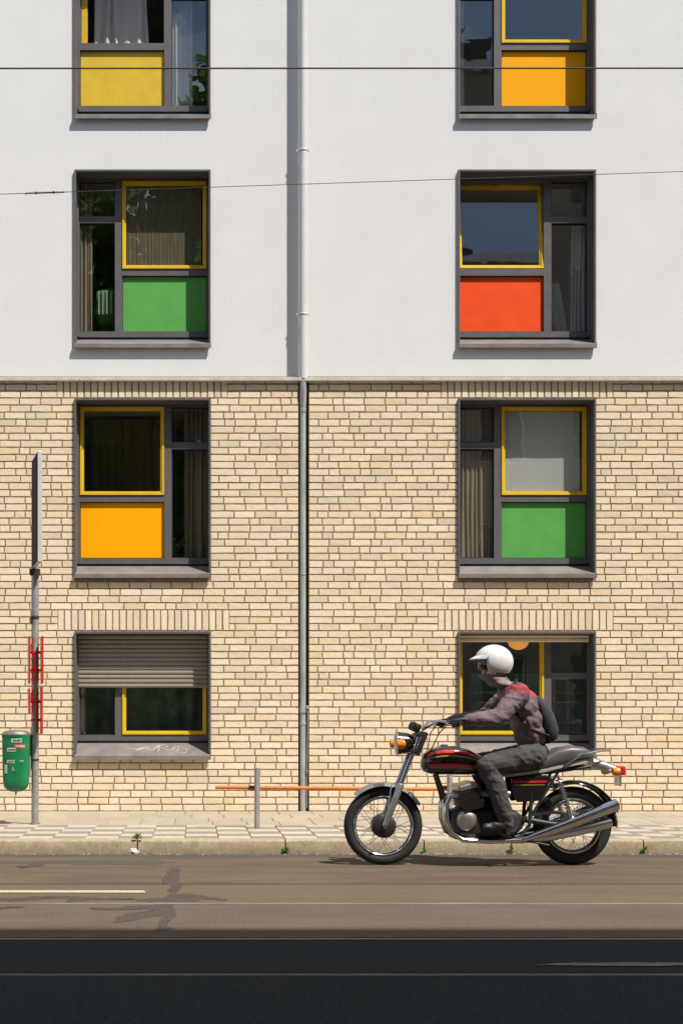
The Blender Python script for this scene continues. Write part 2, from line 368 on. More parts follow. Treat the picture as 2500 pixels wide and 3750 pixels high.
# ------------------------------------------------------------------ the building
BX0, BX1, BTOP = -4.4, 8.2, 12.4
bld = empty('apartment_building', ((BX0 + BX1) / 2, 2, PAV))
tag(bld, 'apartment block with pale brick base, white plaster upper floors and colourful windows', 'building')
YW = .10                                                         # plaster plane, set back above the ledge
ZL = wz(1392, -.077)                                             # underside of ledge
WINS = []                                                        # (name, x_left, x_right, z_top, z_bottom, lip plane y)
colx = [(272.0, 771.5), (1677.5, 2182.5)]
rowz = [(-220, 433, YW - .033), (619, 1275, YW - .033), (1458, 2118, -.033), (2314, 2779, -.033)]
for c, (a, b) in enumerate(colx):
    for r_, (t, bt, yl) in enumerate(rowz):
        WINS.append((c, r_, wx(a, yl), wx(b, yl), wz(t, yl), wz(bt, yl - .03), yl))
def wall_holes(mb, x0, x1, z0, z1, y0, y1, holes):
    xs = sorted({x0, x1, *[h[0] for h in holes], *[h[1] for h in holes]}); zs = sorted({z0, z1, *[h[2] for h in holes], *[h[3] for h in holes]})
    xs = [x for x in xs if x0 <= x <= x1]; zs = [z for z in zs if z0 <= z <= z1]
    def solid(i, j):
        if i < 0 or j < 0 or i >= len(xs) - 1 or j >= len(zs) - 1: return False
        cx, cz = (xs[i] + xs[i + 1]) / 2, (zs[j] + zs[j + 1]) / 2
        return not any(h[0] < cx < h[1] and h[2] < cz < h[3] for h in holes)
    for i in range(len(xs) - 1):
        for j in range(len(zs) - 1):
            if not solid(i, j): continue
            a, b, c, d = xs[i], xs[i + 1], zs[j], zs[j + 1]
            mb.add([(a, y0, c), (b, y0, c), (b, y0, d), (a, y0, d)], [(0, 1, 2, 3)]); mb.add([(a, y1, c), (b, y1, c), (b, y1, d), (a, y1, d)], [(3, 2, 1, 0)])
            if not solid(i - 1, j): mb.add([(a, y0, c), (a, y1, c), (a, y1, d), (a, y0, d)], [(3, 2, 1, 0)])
            if not solid(i + 1, j): mb.add([(b, y0, c), (b, y1, c), (b, y1, d), (b, y0, d)], [(0, 1, 2, 3)])
            if not solid(i, j - 1): mb.add([(a, y0, c), (b, y0, c), (b, y1, c), (a, y1, c)], [(3, 2, 1, 0)])
            if not solid(i, j + 1): mb.add([(a, y0, d), (b, y0, d), (b, y1, d), (a, y1, d)], [(0, 1, 2, 3)])
holes_all = [(w_[2] + .006, w_[3] - .006, w_[5 + 0] if False else w_[5] + .03, w_[4] - .006) for w_ in WINS]
def hl(rws): return [(w_[2] + .008, w_[3] - .008, w_[5] + .02, w_[4] - .008) for w_ in WINS if w_[1] in rws]
# openings list uses z_bottom = w_[5], z_top = w_[4]
niche = (wx(1092), wx(1131))
REC = .0035
mb = MB(); wall_holes(mb, BX0, BX1, -.05, 5.335, REC, .34, hl((2, 3)) + [(niche[0], niche[1], -.04, 5.33)])
bw = build('brick_wall', mb, 'mortar', bld)
mb = MB(); mb.box(niche[0] - .05, niche[1] + .05, .10, .13, -.05, 5.33); build('niche_back', mb, 'mortar', bld)
mb = MB(); wall_holes(mb, BX0, BX1, 5.335, BTOP, YW, .46, hl((0, 1))); build('plaster_wall', mb, 'plaster', bld)
mb = MB()
for a, b in ((BX0, wx(292)), (wx(293), wx(1543)), (wx(1544), BX1)): mb.box(a + .001, b - .001, -.058, YW + .01, ZL, ZL + .042)
build('ledge', mb, 'ledge', bld, bevel=.004)
mb = MB(); mb.box(BX0, BX1, 5.0, 5.3, -.05, BTOP); mb.box(BX0, BX0 + .25, .465, 5.0, -.05, BTOP); mb.box(BX1 - .25, BX1, .465, 5.0, -.05, BTOP); build('rear_wall', mb, 'plaster', bld)
mb = MB(); mb.box(BX0 - .05, BX1 + .05, YW - .06, 5.35, BTOP + .002, BTOP + .2); build('roof', mb, 'ledge', bld)

# bricks
p1, p2 = (2.286 - PAV) / 26, (5.075 - 2.536) / 30
courses = [(PAV + i * p1, PAV + (i + 1) * p1) for i in range(26)] + [(2.286 + i * .25 / 3, 2.286 + (i + 1) * .25 / 3) for i in range(3)] + \
          [(2.536 + i * p2, 2.536 + (i + 1) * p2) for i in range(30)] + [(5.075 + i * .085, 5.075 + (i + 1) * .085) for i in range(3)]
SOLD = [(wx(207), wx(834), 5.075, 5.33), (wx(1613), wx(2245), 5.075, 5.33), (wx(210), wx(840), 2.286, 2.536), (wx(1602), wx(2245), 2.286, 2.536)]
J = .0150
BR = []                                                          # x0,x1,z0,z1
for ci, (z0, z1) in enumerate(courses):
    obs = [(w_[2] - .002, w_[3] + .002) for w_ in WINS if w_[1] in (2, 3) and z0 < w_[4] - .02 and z1 > w_[5] + .035]
    obs += [(s[0], s[1]) for s in SOLD if z0 + .01 < s[3] and z1 - .01 > s[2]] + [(niche[0] - .002, niche[1] + .002)]
    obs.sort(); iv = []; x = BX0
    for a, b in obs: iv.append((x, a)); x = b
    iv.append((x, BX1))
    seq = []; x = BX0 - random.choice([.06, .125, .19, .25]); last = 0
    off = [0, .0625, .125, .1875][(ci * 2 + (ci // 3)) % 4]; x = BX0 - .25 + off * .9
    while x < BX1 + .3:
        wd = .125 if random.random() < .24 and last != 1 else .25; last = 1 if wd < .2 else 0
        seq.append((x, x + wd)); x += wd
    for a, b in iv:
        if a == BX0 and b == BX1: pass
        parts = [[max(s[0], a), min(s[1], b)] for s in seq if s[1] > a + .004 and s[0] < b - .004]
        if len(parts) > 1 and parts[0][1] - parts[0][0] < .05: parts[1][0] = parts[0][0]; parts.pop(0)
        if len(parts) > 1 and parts[-1][1] - parts[-1][0] < .05: parts[-2][1] = parts[-1][1]; parts.pop()
        for s in parts:
            e0 = 0 if abs(s[0] - a) < 1e-6 and a != BX0 else J / 2; e1 = 0 if abs(s[1] - b) < 1e-6 and b != BX1 else J / 2
            BR.append((s[0] + e0, s[1] - e1, z0 + J / 2, z1 - J / 2, 0))
for sx0, sx1, sz0, sz1 in SOLD:
    n = round((sx1 - sx0) / .0832); pw = (sx1 - sx0) / n
    for i in range(n): BR.append((sx0 + i * pw + J * .6, sx0 + (i + 1) * pw - J * .6, sz0 + J / 2, sz1 - J / 2, 1))
def tint():
    k = random.gauss(1, .032); q = random.random()
    if q < .11: return (k * .90, k * .92, k * .94)               # greyish
    if q < .22: return (k * .98, k * .93, k * .87)               # pinkish tan
    if q < .5: return (k * 1.03, k * 1.045, k * 1.07)
    return (k, k * random.uniform(.97, 1.02), k * random.uniform(.92, 1.04))
def brick_geo(mb, b):
    x0, x1, z0, z1, s = b; y = random.uniform(-.0015, .001); c = .003; q = lambda a: random.uniform(-a, a)
    n = 3 if (x1 - x0) > .1 else 2
    fr = []                                                      # ragged outline, front face proud of the joints
    if not s:
        for i in range(n + 1): fr.append((x0 + (x1 - x0) * i / n, z0 + q(.0022)))
        for i in range(n + 1): fr.append((x1 - (x1 - x0) * i / n, z1 + q(.002) - abs(q(.003))))
    else:
        for i in range(n + 1): fr.append((x1 + q(.002), z0 + (z1 - z0) * i / n))
        for i in range(n + 1): fr.append((x0 + q(.002), z1 - (z1 - z0) * i / n))
    m = len(fr); cx, cz = (x0 + x1) / 2, (z0 + z1) / 2
    back = [(p[0], REC + .012, p[1]) for p in fr]; mid = [(p[0], y + c * .7, p[1]) for p in fr]
    front = [(p[0] + (c if p[0] < cx else -c) * .8, y + q(.0008), p[1] + (c if p[1] < cz else -c) * .8) for p in fr]
    b0 = len(mb.v)
    mb.add(back + mid + front, [(i, (i + 1) % m, m + (i + 1) % m, m + i) for i in range(m)] + [(m + i, m + (i + 1) % m, 2 * m + (i + 1) % m, 2 * m + i) for i in range(m)] + [tuple(range(2 * m, 3 * m))])
    return 3 * m
vis = [b for b in BR if b[1] - b[0] > .2 or b[4]]
fx0, fx1 = wx(0) + .02, wx(2500) - .02
cand = [b for b in vis if b[0] > fx0 and b[1] < fx1 and b[3] < 5.2 and (b[0] > wx(1400) or b[2] > .5)]
sol = [b for b in cand if b[4] and b[2] < 3]; rest = [b for b in cand if not b[4]]
random.Random(3).shuffle(rest); pick = sol + rest[:300 - len(sol)]; ps = set(pick)
for b in pick:
    mb = MB(); n = brick_geo(mb, b); t = tint(); build('brick', mb, 'brick', bw, tints=[t] * n)
mb = MB(); ts = []
for b in BR:
    if b in ps: continue
    n = brick_geo(mb, b); ts += [tint()] * n
struct(build('bricks', mb, 'brick', bw, tints=ts), 'stuff')

# ------------------------------------------------------------------ windows
FD = .24                                                         # lip to frame
def fbox(mb, x0, x1, z0, z1, y0, y1): mb.box(x0, x1, y0, y1, z0, z1)
def ring(mb, x0, x1, z0, z1, t, y0, y1):
    mb.box(x0, x1, y0, y1, z0, z0 + t); mb.box(x0, x1, y0, y1, z1 - t, z1); mb.box(x0, x0 + t, y0, y1, z0 + t, z1 - t); mb.box(x1 - t, x1, y0, y1, z0 + t, z1 - t)
PANEL = {(0, 0): 'p_yellow', (1, 0): 'p_orange', (0, 1): 'p_green', (1, 1): 'p_red', (0, 2): 'p_orange', (1, 2): 'p_green'}
PCOL = {'p_yellow': 'yellow', 'p_orange': 'orange', 'p_green': 'green', 'p_red': 'red'}
TYPEB = {(0, 0), (0, 2), (1, 1), (1, 3)}                         # wide sash on the left
WI = {}
for c, r_, X0, X1, ZT, ZB, yl in WINS:
    t = .021; mirror = (c, r_) in TYPEB; low = r_ == 3
    xi0, xi1, zi = X0 + t, X1 - t, ZT - t
    W_ = xi1 - xi0
    def u(v):                                                    # offset along the width, from the narrow side
        v = v * W_ / 1.59
        return (xi1 - v) if mirror else (xi0 + v)
    def span(a, b): p, q = u(a), u(b); return (min(p, q), max(p, q))
    yf = yl + FD
    S = dict(tw=1.097, tb=1.18, pb=1.858, rb=1.932, sb=1.951, sf=2.082) if not low else dict(tw=None, rb=1.285, sb=1.303, sf=1.462, st=1.208)
    zbot = zi - S['sb'] - .03
    mb = MB()                                                    # sheet surround
    mb.box(X0, X1, yl, yf + .10, zi, ZT); mb.box(X0, X0 + t, yl, yf + .10, zbot - .10, zi); mb.box(X1 - t, X1, yl, yf + .10, zbot - .10, zi)
    win = build('window', mb, 'anthracite', bld); WI[(c, r_)] = (xi0, xi1, zi, yf, win)
    names = ['top-left', 'top-right', 'second-row left', 'second-row right', 'third-row left', 'third-row right', 'bottom left', 'bottom right']
    win['label'] = names[r_ * 2 + c] + ' window in dark grey metal surround'
    # fixed frame
    mb = MB(); ya, yb = yf, yf + .07
    ztop = zi - .028; zrail0 = zi - S['rb']; zrail1 = zi - (S['rb'] - .07)
    mb.box(xi0, xi1, ya, yb, ztop, zi - .0005)
    mb.box(xi0, xi1, ya, yb, zrail0, zrail1)
    a, b = span(0, .022); mb.box(a, b, ya, yb, zrail1, ztop); a, b = span(1.562, 1.59); mb.box(a, b, ya, yb, zrail1, ztop)
    a, b = span(.452, .541); mb.box(a, b, ya, yb, zrail1, ztop); mul = (a, b)
    if not low:
        a, b = span(.541, 1.562); mb.box(a, b, ya + .001, yb, zi - S['tb'], zi - S['tw'])
    a, b = span(.022, .452)
    mb.box(a, b, ya + .001, yb, zi - .538, zi - .457)
    # shutter guides at both sides
    for s0, s1 in ((xi0, xi0 + .016), (xi1 - .016, xi1)): mb.box(s0, s1, yf - .07, yf - .001, zrail0 + .001, zi - .001)
    build('frame', mb, 'anthracite', win)
    # gaskets behind the frame edges
    mb = MB(); mb.box(xi0 + .002, xi1 - .002, ya + .012, yb - .01, zrail0 - .03, zrail0 - .0005); build('shadow_gap', mb, 'gasket', win)
    # narrow panes
    a, b = span(.022, .452)
    for z0, z1 in ((zi - .457, ztop), (zrail1, zi - .538)):
        mb = MB(); ring(mb, a, b, z0, z1, .012, ya + .03, yb - .01); build('gasket', mb, 'gasket', win)
        mb = MB(); mb.box(a + .012, b - .012, ya + .045, ya + .051, z0 + .012, z1 - .012); build('pane', mb, 'glass', win)
    # sash
    sa, sb_ = span(.5425, 1.5605); sz0, sz1 = (zi - S['tw'] + .001 if not low else zi - S['st']), zi - .0285
    sash = empty('sash', (0, 0, 0), win) if False else None
    def tr(mbx, mode):
        if mode == 'tilt':
            piv = Vector((0, ya + .02, sz0)); rot = Matrix.Rotation(R(-6.4), 3, 'X')
            mbx.v = [piv + rot @ (v - piv) + Vector((0, .012, .004)) for v in mbx.v]
        if mode == 'swing':
            piv = Vector((sa, ya + .06, 0)); rot = Matrix.Rotation(R(84), 3, 'Z')
            mbx.v = [piv + rot @ (v - piv) + Vector((.012, 0, 0)) for v in mbx.v]
        return mbx
    mode = 'tilt' if (c, r_) == (1, 1) else 'swing' if (c, r_) == (0, 0) else None
    mb = MB(); ring(mb, sa, sb_, sz0, sz1, .024, ya - .012, yb - .012); ring(mb, sa + .0235, sb_ - .0235, sz0 + .0235, sz1 - .0235, .021, ya + .004, yb - .02)
    sash = build('sash', tr(mb, mode), 'yellow', win)
    mb = MB(); mb.box(sa + .0445, sb_ - .0445, ya + .022, ya + .028, sz0 + .0445, sz1 - .0445); build('sash_pane', tr(mb, mode), 'glass', win)
    if mode: # rebate seen behind an open sash
        mb = MB(); ring(mb, sa - .0015, sb_ + .0015, sz0, sz1, .012, ya + .05, yb); build('rebate', mb, 'anthracite', win)
    if not low:
        a, b = span(.541, 1.562)
        mb = MB(); ring(mb, a, b, zrail1, zi - S['tb'], .007, ya + .02, yb); build('gasket', mb, 'gasket', win)
        mb = MB(); mb.box(a + .0071, b - .0071, ya + .034, yb - .01, zrail1 + .0071, zi - S['tb'] - .0071); k = PANEL[(c, r_)]
        pn = build('panel', mb, k, win); pn['label'] = PCOL[k] + ' spandrel panel'
    # sill: sloped sheet with downturned nose
    zs0, zs1 = zi - S['sb'], zi - S['sf']; yn = yl - .024
    mb = MB(); mb.loft([[(x, yf + .03, zs0), (x, yn, zs1), (x, yn - .001, zs1 - .047), (x, yn + .012, zs1 - .047), (x, yn + .013, zs1 - .012), (x, yf + .03, zs0 - .012)] for x in (X0 + .001, X1 - .001)])
    mb.k = 1; mb.box(X0 - .0015, X0 + .0035, yn - .002, yl - .001, zs1 - .049, zs1 + .012); mb.box(X1 - .0035, X1 + .0015, yn - .002, yl - .001, zs1 - .049, zs1 + .012)
    build('sill', mb, ['sill', 'anthracite'], win)
    # apron behind the sill so no gap shows
    mb = MB(); mb.box(X0 + .022, X1 - .022, yl + .06, yf + .12, zs1 - .10, zs1 - .05); build('sill_support', mb, 'gasket', win)
    # shutters on the ground floor
    if low:
        zb = zi - .644 if c == 0 else zi - .094; mname = 'shutter' if c == 0 else 'shutter_beige'; y = yf - .045; pit = .0535; z = zb; first = True; i = 0
        while z < zi - .004:
            h = min(pit, zi - .003 - z); mb = MB()
            prof = [(y - .004, z + .003), (y - .011, z + h * .28), (y - .012, z + h * .5), (y - .007, z + h * .85), (y, z + h - .004), (y + .004, z + h - .001), (y + .004, z + .002)]
            mb.loft([[(x, p[0], p[1]) for p in prof] for x in (xi0 + .0165, xi1 - .0165)])
            build('shutter_slat', mb, mname, win, smooth=True); z += pit; i += 1
    # the room behind
    mb = MB(); x0, x1, z0, z1, y0, y1 = X0 - .35, X1 + .35, ZB - (.6 if not low else .35), ZT + .25, .48 if r_ < 2 else .36, 3.9
    if low: z0 = max(z0, .2)
    mb.add([(x0, y0, z0), (x1, y0, z0), (x1, y1, z0), (x0, y1, z0), (x0, y0, z1), (x1, y0, z1), (x1, y1, z1), (x0, y1, z1)], [(0, 1, 2, 3), (4, 7, 6, 5), (1, 5, 6, 2), (2, 6, 7, 3), (3, 7, 4, 0)])
    build('room', mb, 'room', bld)

# tag scratched on the bottom left sill
xi0, xi1, zi, yf, win = WI[(0, 3)]
yl = -.033; zs0, zs1 = zi - 1.303, zi - 1.462
def on_sill(cx, cy):
    px, py = 200 + cx / 2.24, 2200 + cy / 2.24
    tt = (cy - 1165) / 110.; y = (yf + .03) + (yl - .024 - yf - .03) * tt
    return Vector((wx(px, y), y, zs0 + (zs1 - zs0) * tt + .0022))
strokes = [[(595, 1220), (650, 1221), (735, 1211), (690, 1224), (637, 1241), (690, 1229), (738, 1212), (772, 1206), (776, 1216), (742, 1229), (775, 1231), (815, 1222), (848, 1190)],
           [(862, 1188), (856, 1215), (848, 1242)], [(838, 1216), (850, 1196), (905, 1188), (932, 1194), (915, 1208), (868, 1216), (900, 1226), (965, 1230)],
           [(968, 1222), (985, 1205), (1012, 1206), (1016, 1224), (990, 1238), (966, 1228), (985, 1205), (1040, 1206), (1080, 1225), (1082, 1245), (1050, 1257), (1010, 1250), (996, 1238)], [(1085, 1222), (1105, 1224)]]
mb = MB()
for s in strokes: mb.tube([on_sill(*p) for p in s], .0042, 5)
build('graffiti_tag', mb, 'sticker', win)

# ------------------------------------------------------------------ things behind the glass
def curtain(name, x0, x1, z0, z1, y, m, lab, folds=9, amp=.03, lean=0, cat='curtain', flare=0.):
    mb = MB(); nx, nz = folds * 8, 8; ph = random.random() * 6
    for j in range(nz + 1):
        tz = j / nz
        for i in range(nx + 1):
            tx = i / nx; k = 1 - tz
            x = x0 + (x1 - x0) * tx + lean * k + flare * k * (tx - .5)
            yy = y + amp * (.6 + .5 * k) * math.sin(tx * folds * 2 * math.pi + ph + .8 * math.sin(tz * 2.2) + 3.2 * noise.noise(Vector((tx * folds * .8, tz * 1.3, ph)))) * (.55 + .9 * abs(noise.noise(Vector((tx * folds * .6, tz * .8, ph + 7))))) + .3 * amp * math.sin(tx * folds * 4.7 + 1.7 * tz)
            mb.v.append(Vector((x, yy, z0 + (z1 - z0) * tz)))
    for j in range(nz):
        for i in range(nx): mb.f.append([j * (nx + 1) + i, j * (nx + 1) + i + 1, (j + 1) * (nx + 1) + i + 1, (j + 1) * (nx + 1) + i]); mb.mi.append(0)
    o = build(name, mb, m, smooth='all'); tag(o, lab, cat); return o
def win(c, r_): a = WI[(c, r_)]; return a[0], a[1], a[2], a[3]
x0, x1, zi, yf = win(0, 0)
curtain('curtain', x0 + .20, x0 + .80, zi - 1.35, zi, yf + .22, 'cur_white', 'white folded curtain in the open top-left window', 5, .05, .03, flare=.1)
curtain('curtain', x1 - .44, x1 - .20, zi - 2.0, zi, yf + .14, 'cur_white', 'pale net curtain behind narrow pane of the top-left window', 5, .02)
x0, x1, zi, yf = win(1, 0)
curtain('curtain', x0 + .0, x0 + .16, zi - 1.9, zi, yf + .35, 'cur_grey', 'grey curtain behind narrow pane of the top-right window', 3, .02)
x0, x1, zi, yf = win(0, 1)
curtain('curtain', x0 + .60, x0 + 1.505, zi - 1.045, zi - .08, yf + .05, 'cur_dark', 'brown curtain behind sash above green panel, second row left', 26, .003)
curtain('curtain', x0 + .0, x0 + .17, zi - 2.0, zi, yf + .10, 'cur_brown', 'beige-brown curtain at left edge of second-row left window', 4, .02)
def hang_cloth():
    mb = MB(); rings = []
    cx, cy, zt = x0 + .35, yf + .25, zi - 1.32
    prof = [(.14, 0), (.15, -.15), (.15, -.30), (.12, -.40), (.04, -.44)]
    mb.lathe([(a, h) for a, h in reversed(prof)], (cx, cy, zt), 'z', 24)
    o = build('hanging_basket', mb, 'cur_green', smooth='all'); tag(o, 'green rounded cloth basket hanging behind narrow pane, second row left', 'basket')
    mb = MB()
    for i in range(-2, 3): mb.box(cx + i * .05 - .008, cx + i * .05 + .008, cy - .158 + abs(i) * .014, cy - .152 + abs(i) * .014, zt - .3, zt - .01)
    build('stripe', mb, 'cur_white', o)
hang_cloth()
x0, x1, zi, yf = win(1, 1)
curtain('curtain', x1 - .16, x1 + .05, zi - 2.0, zi - .5, yf + .2, 'cur_white', 'white curtain drawn to right in second-row right window', 4, .02, -.02)
curtain('curtain', x1 - .47, x1 - .30, zi - 2.0, zi - 1.2, yf + .24, 'cur_white', 'white curtain gathered aslant low in second-row right window', 3, .015, .14)
x0, x1, zi, yf = win(0, 2)
curtain('curtain', x1 - .30, x1 + .02, zi - 2.0, zi, yf + .16, 'cur_brown', 'dark brown curtain behind narrow pane above plant, third row left', 4, .03)
x0, x1, zi, yf = win(1, 2)
curtain('blind', x0 + .60, x0 + 1.505, zi - 1.045, zi - .08, yf + .05, 'cur_grey', 'plain grey blind behind yellow sash above green panel, third row right', 3, .0015, cat='blind')
curtain('curtain', x0 - .02, x0 + .48, zi - 2.0, zi, yf + .11, 'cur_brown', 'brown curtain behind narrow panes of third-row right window', 9, .018)
x0, x1, zi, yf = win(0, 3)
curtain('curtain', x0 + .0, x0 + .1, zi - 1.25, zi, yf + .2, 'cur_brown', 'brown curtain edge in the half-shuttered bottom left window', 2, .015)
curtain('curtain', x0 + .06, x0 + 1.55, zi - 1.3, zi, yf + .34, mat('mirrored_green', (.10, .19, .14), .9, var=.3, scale=6), 'dim green sheet standing in for mirrored hedge, half-shuttered bottom left window', 7, .05)  # added sheet, its green painted in for a hedge mirrored in the pane
x0, x1, zi, yf = win(0, 2)
curtain('curtain', x0 + .1, x0 + 1.0, zi - 1.3, zi, yf + .8, 'cur_brown', 'faint brown curtain deep behind dark sash, third row left', 9, .04)
# plant in third-row left window
def potted_plant(x, y, z, lab):
    e = empty('potted_plant', (x, y, z)); tag(e, lab, 'plant')
    mb = MB(); mb.lathe([(.05, 0), (.07, .1)], (x, y, z), 'z', 14); build('pot', mb, 'dark_metal', e, smooth=True)
    mb = MB(); rr = random.Random(4)
    for i in range(26):
        a = rr.uniform(0, 6.28); ln = rr.uniform(.18, .42); pts = []
        for k in range(6):
            tt = k / 5; pts.append(Vector((x + math.cos(a) * ln * tt * .7, y + math.sin(a) * ln * tt * .5, z + .1 + ln * (tt * 1.25 - tt * tt * .8))))
        wv = Vector((-math.sin(a), math.cos(a), 0)) * .011
        for k in range(5):
            w0, w1 = wv * (1 - abs(k / 5 - .3)), wv * (1 - abs((k + 1) / 5 - .3))
            mb.add([pts[k] - w0, pts[k] + w0, pts[k + 1] + w1, pts[k + 1] - w1], [(0, 1, 2, 3)])
    build('leaves', mb, 'weed', e)
x0, x1, zi, yf = win(0, 2)
potted_plant(x1 - .40, yf + .22, zi - 1.86 - .04, 'green leafy house plant behind narrow pane, third row left')
x0, x1, zi, yf = win(1, 3)
mb = MB(); mb.ell((x0 + .80, yf + .22, zi - .07), (.125, .125, .10), 24, 14)
o = build('globe_lamp', mb, 'lamp_orange', smooth='all'); tag(o, 'orange paper globe lamp hanging in the bottom right window', 'lamp')
e = empty('shelf_unit', (x1 - .25, yf + .5, zi - 1.4)); tag(e, 'teal shelf unit with wooden boards behind bottom right window', 'shelf')
mb = MB(); mb.box(x0 + .3, x1 + .1, yf + .60, yf + .62, zi - 1.45, zi - .44); build('back_panel', mb, 'teal', e)
for z in (.68, .80, 1.06, 1.3):
    mb = MB(); mb.box(x0 + .3, x1 + .1, yf + .38, yf + .598, zi - z - .018, zi - z); build('shelf_board', mb, 'wood', e)
for xx in (.16, .34, .8): mb = MB(); mb.box(x1 - xx, x1 - xx + .03, yf + .40, yf + .60, zi - 1.44, zi - .46); build('divider', mb, 'shutter', e)

# ------------------------------------------------------------------ downpipe
pipe = empty('downpipe', (wx(1110), 0, PAV), bld)
xu = wx(1109.6, 0); xl = wx(1109)
mb = MB(); mb.tube([(xu, YW - .115, ZL + .03), (xu, YW - .115, BTOP - .1)], .051, 20); build('upper_pipe', mb, 'pipe_white', pipe, smooth=True)
zb = wz(1432)
mb = MB(); mb.tube([(xu, YW - .115, ZL + .0), (xu, YW - .115, zb - .0), (xl, .0, zb - .09), (xl, .035, zb - .20), (xl, .035, zb - .3)], [.041, .041, .040, .039, .039], 18); build('offset_bend', mb, 'zinc', pipe, smooth=True)
mb = MB(); mb.tube([(xl, .035, zb - .22), (xl, .035, wz(2640))], .0385, 18); mb.tube([(xl, .035, zb - .2), (xl, .035, zb - .225)], .043, 18); build('lower_pipe', mb, 'zinc', pipe, smooth=True)
mb = MB(); mb.tube([(xl, .028, wz(2640)), (xl, .028, PAV - .01)], .037, 18); mb.tube([(xl, .028, wz(2590)), (xl, .028, wz(2610))], .0445, 18); mb.tube([(xl, .028, wz(2646)), (xl, .028, wz(2655))], .043, 18); build('base_pipe', mb, 'zinc', pipe, smooth=True)
for py in (552, 1152): 
    z = wz(py); mb = MB(); mb.torus((0, 0, 0), .053, .005, .011, 24, 6); mb.v = [Vector((v.x + xu, YW - .115 - v.z, z + v.y)) for v in mb.v]
    for s in (-1, 1): mb.box(xu + s * .068 - .012, xu + s * .068 + .012, YW - .122, YW - .112, z - .014, z + .014)
    build('bracket', mb, 'pipe_white', pipe)
for py in (1506, 2103, 2855, 2900):
    z = wz(py); mb = MB(); mb.torus((0, 0, 0), .041, .003, .009, 20, 6); mb.v = [Vector((v.x + xl, .034 - v.z, z + v.y)) for v in mb.v]; build('collar', mb, 'galv', pipe)
mb = MB(); mb.tube([(xl + .046, -.01, wz(2588)), (xl + .058, -.01, wz(2620)), (xl + .052, -.01, wz(2740)), (xl + .046, -.012, wz(2850)), (xl + .046, -.01, wz(2960))], .0045, 6); mb.box(xl + .040, xl + .066, -.022, .002, wz(2596), wz(2584)); mb.box(xl + .040, xl + .056, -.02, .0, wz(2832), wz(2818)); build('earth_cable', mb, 'zinc', pipe, smooth=True)

# ------------------------------------------------------------------ sign post with bin
YP = 14.7 - D; XP = (128.5 - VPX) * 14.7 / F
def sp(px, Z=14.7): return (px - VPX) * Z / F
def sz(py, Z=14.7): return CAMH + (VPY - py) * Z / F
post = empty('sign_post', (XP, YP, PAV)); tag(post, 'galvanised street sign post beside the kerb with red plates', 'sign post')
mb = MB(); mb.tube([(XP, YP, PAV), (XP, YP, 3.80)], .038, 20); build('pole', mb, 'galv', post, smooth=True)
mb = MB(); mb.lathe([(.055, 0), (.052, .012), (.04, .016)], (XP, YP, PAV), 'z', 16); build('foot_collar', mb, 'rust', post)
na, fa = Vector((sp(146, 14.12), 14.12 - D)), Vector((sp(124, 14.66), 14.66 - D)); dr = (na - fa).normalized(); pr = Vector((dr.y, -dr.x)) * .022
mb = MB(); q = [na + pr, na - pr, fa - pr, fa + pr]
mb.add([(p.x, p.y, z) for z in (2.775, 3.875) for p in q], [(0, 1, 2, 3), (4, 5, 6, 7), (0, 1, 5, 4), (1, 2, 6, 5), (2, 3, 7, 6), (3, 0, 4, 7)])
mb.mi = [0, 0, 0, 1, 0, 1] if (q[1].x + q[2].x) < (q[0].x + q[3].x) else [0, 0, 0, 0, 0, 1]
build('sign_board', mb, ['sign_back', mat('sign_face_shade', (.10, .09, .078), 1, var=.1, spec=0)], post, bevel=.004)  # shade of the board's left side painted in as a darker colour
mb = MB(); mb.box(XP - .05, XP + .05, YP - .05, YP + .045, 2.70, 2.765); mb.box(XP + .0, XP + .045, YP - .10, YP - .045, 2.66, 2.73); build('sign_clamp', mb, 'dark_metal', post)
mb = MB(); mb.torus((0, 0, 0), .040, .003, .02, 20, 6); mb.v = [Vector((v.x + XP, YP + v.z, sz(2262) + v.y)) for v in mb.v]; mb.box(XP - .045, XP - .030, YP - .045, YP, sz(2285), sz(2262)); build('band', mb, 'dark_metal', post)
def plate(px, py0, py1, pxb=None, lean=0):
    Zc = 14.7; x = sp(px); z1, z0 = sz(py0), sz(py1); mb = MB(); d = .15
    mb.add([(x + s * .009 + (lean if z == z0 else 0) + q, YP + y, z) for z in (z0, z1) for y, q in ((-d, .0235), (d, -.0235)) for s in (-1, 1)], [(0, 1, 3, 2), (4, 6, 7, 5), (0, 4, 5, 1), (1, 5, 7, 3), (3, 7, 6, 2), (2, 6, 4, 0)])
    mb.mi = [0, 0, 0, 1 if px > 128 else 0, 0, 0 if px > 128 else 1]
    build('sign_plate', mb, ['red_paint', 'galv'], post)
plate(106.5, 2333, 2504); plate(153.5, 2333, 2504); plate(105.5, 2523, 2615, lean=.006); plate(151.5, 2518, 2688)
for py, l, r2 in ((2390, 1, 1), (2455, 1, 1), (2571, 1, 1), (2637, 0, 1)):
    z = sz(py); mb = MB(); mb.torus((0, 0, 0), .041, .004, .016, 20, 6); mb.v = [Vector((v.x + XP, YP + v.z, z + v.y)) for v in mb.v]
    if r2: mb.box(XP + .038, XP + .063, YP - .014, YP + .014, z - .010, z + .010)
    if l: mb.box(XP - .058, XP - .038, YP - .014, YP + .014, z - .010, z + .010)
    build('sign_clip', mb, 'red_paint', post, smooth=True)
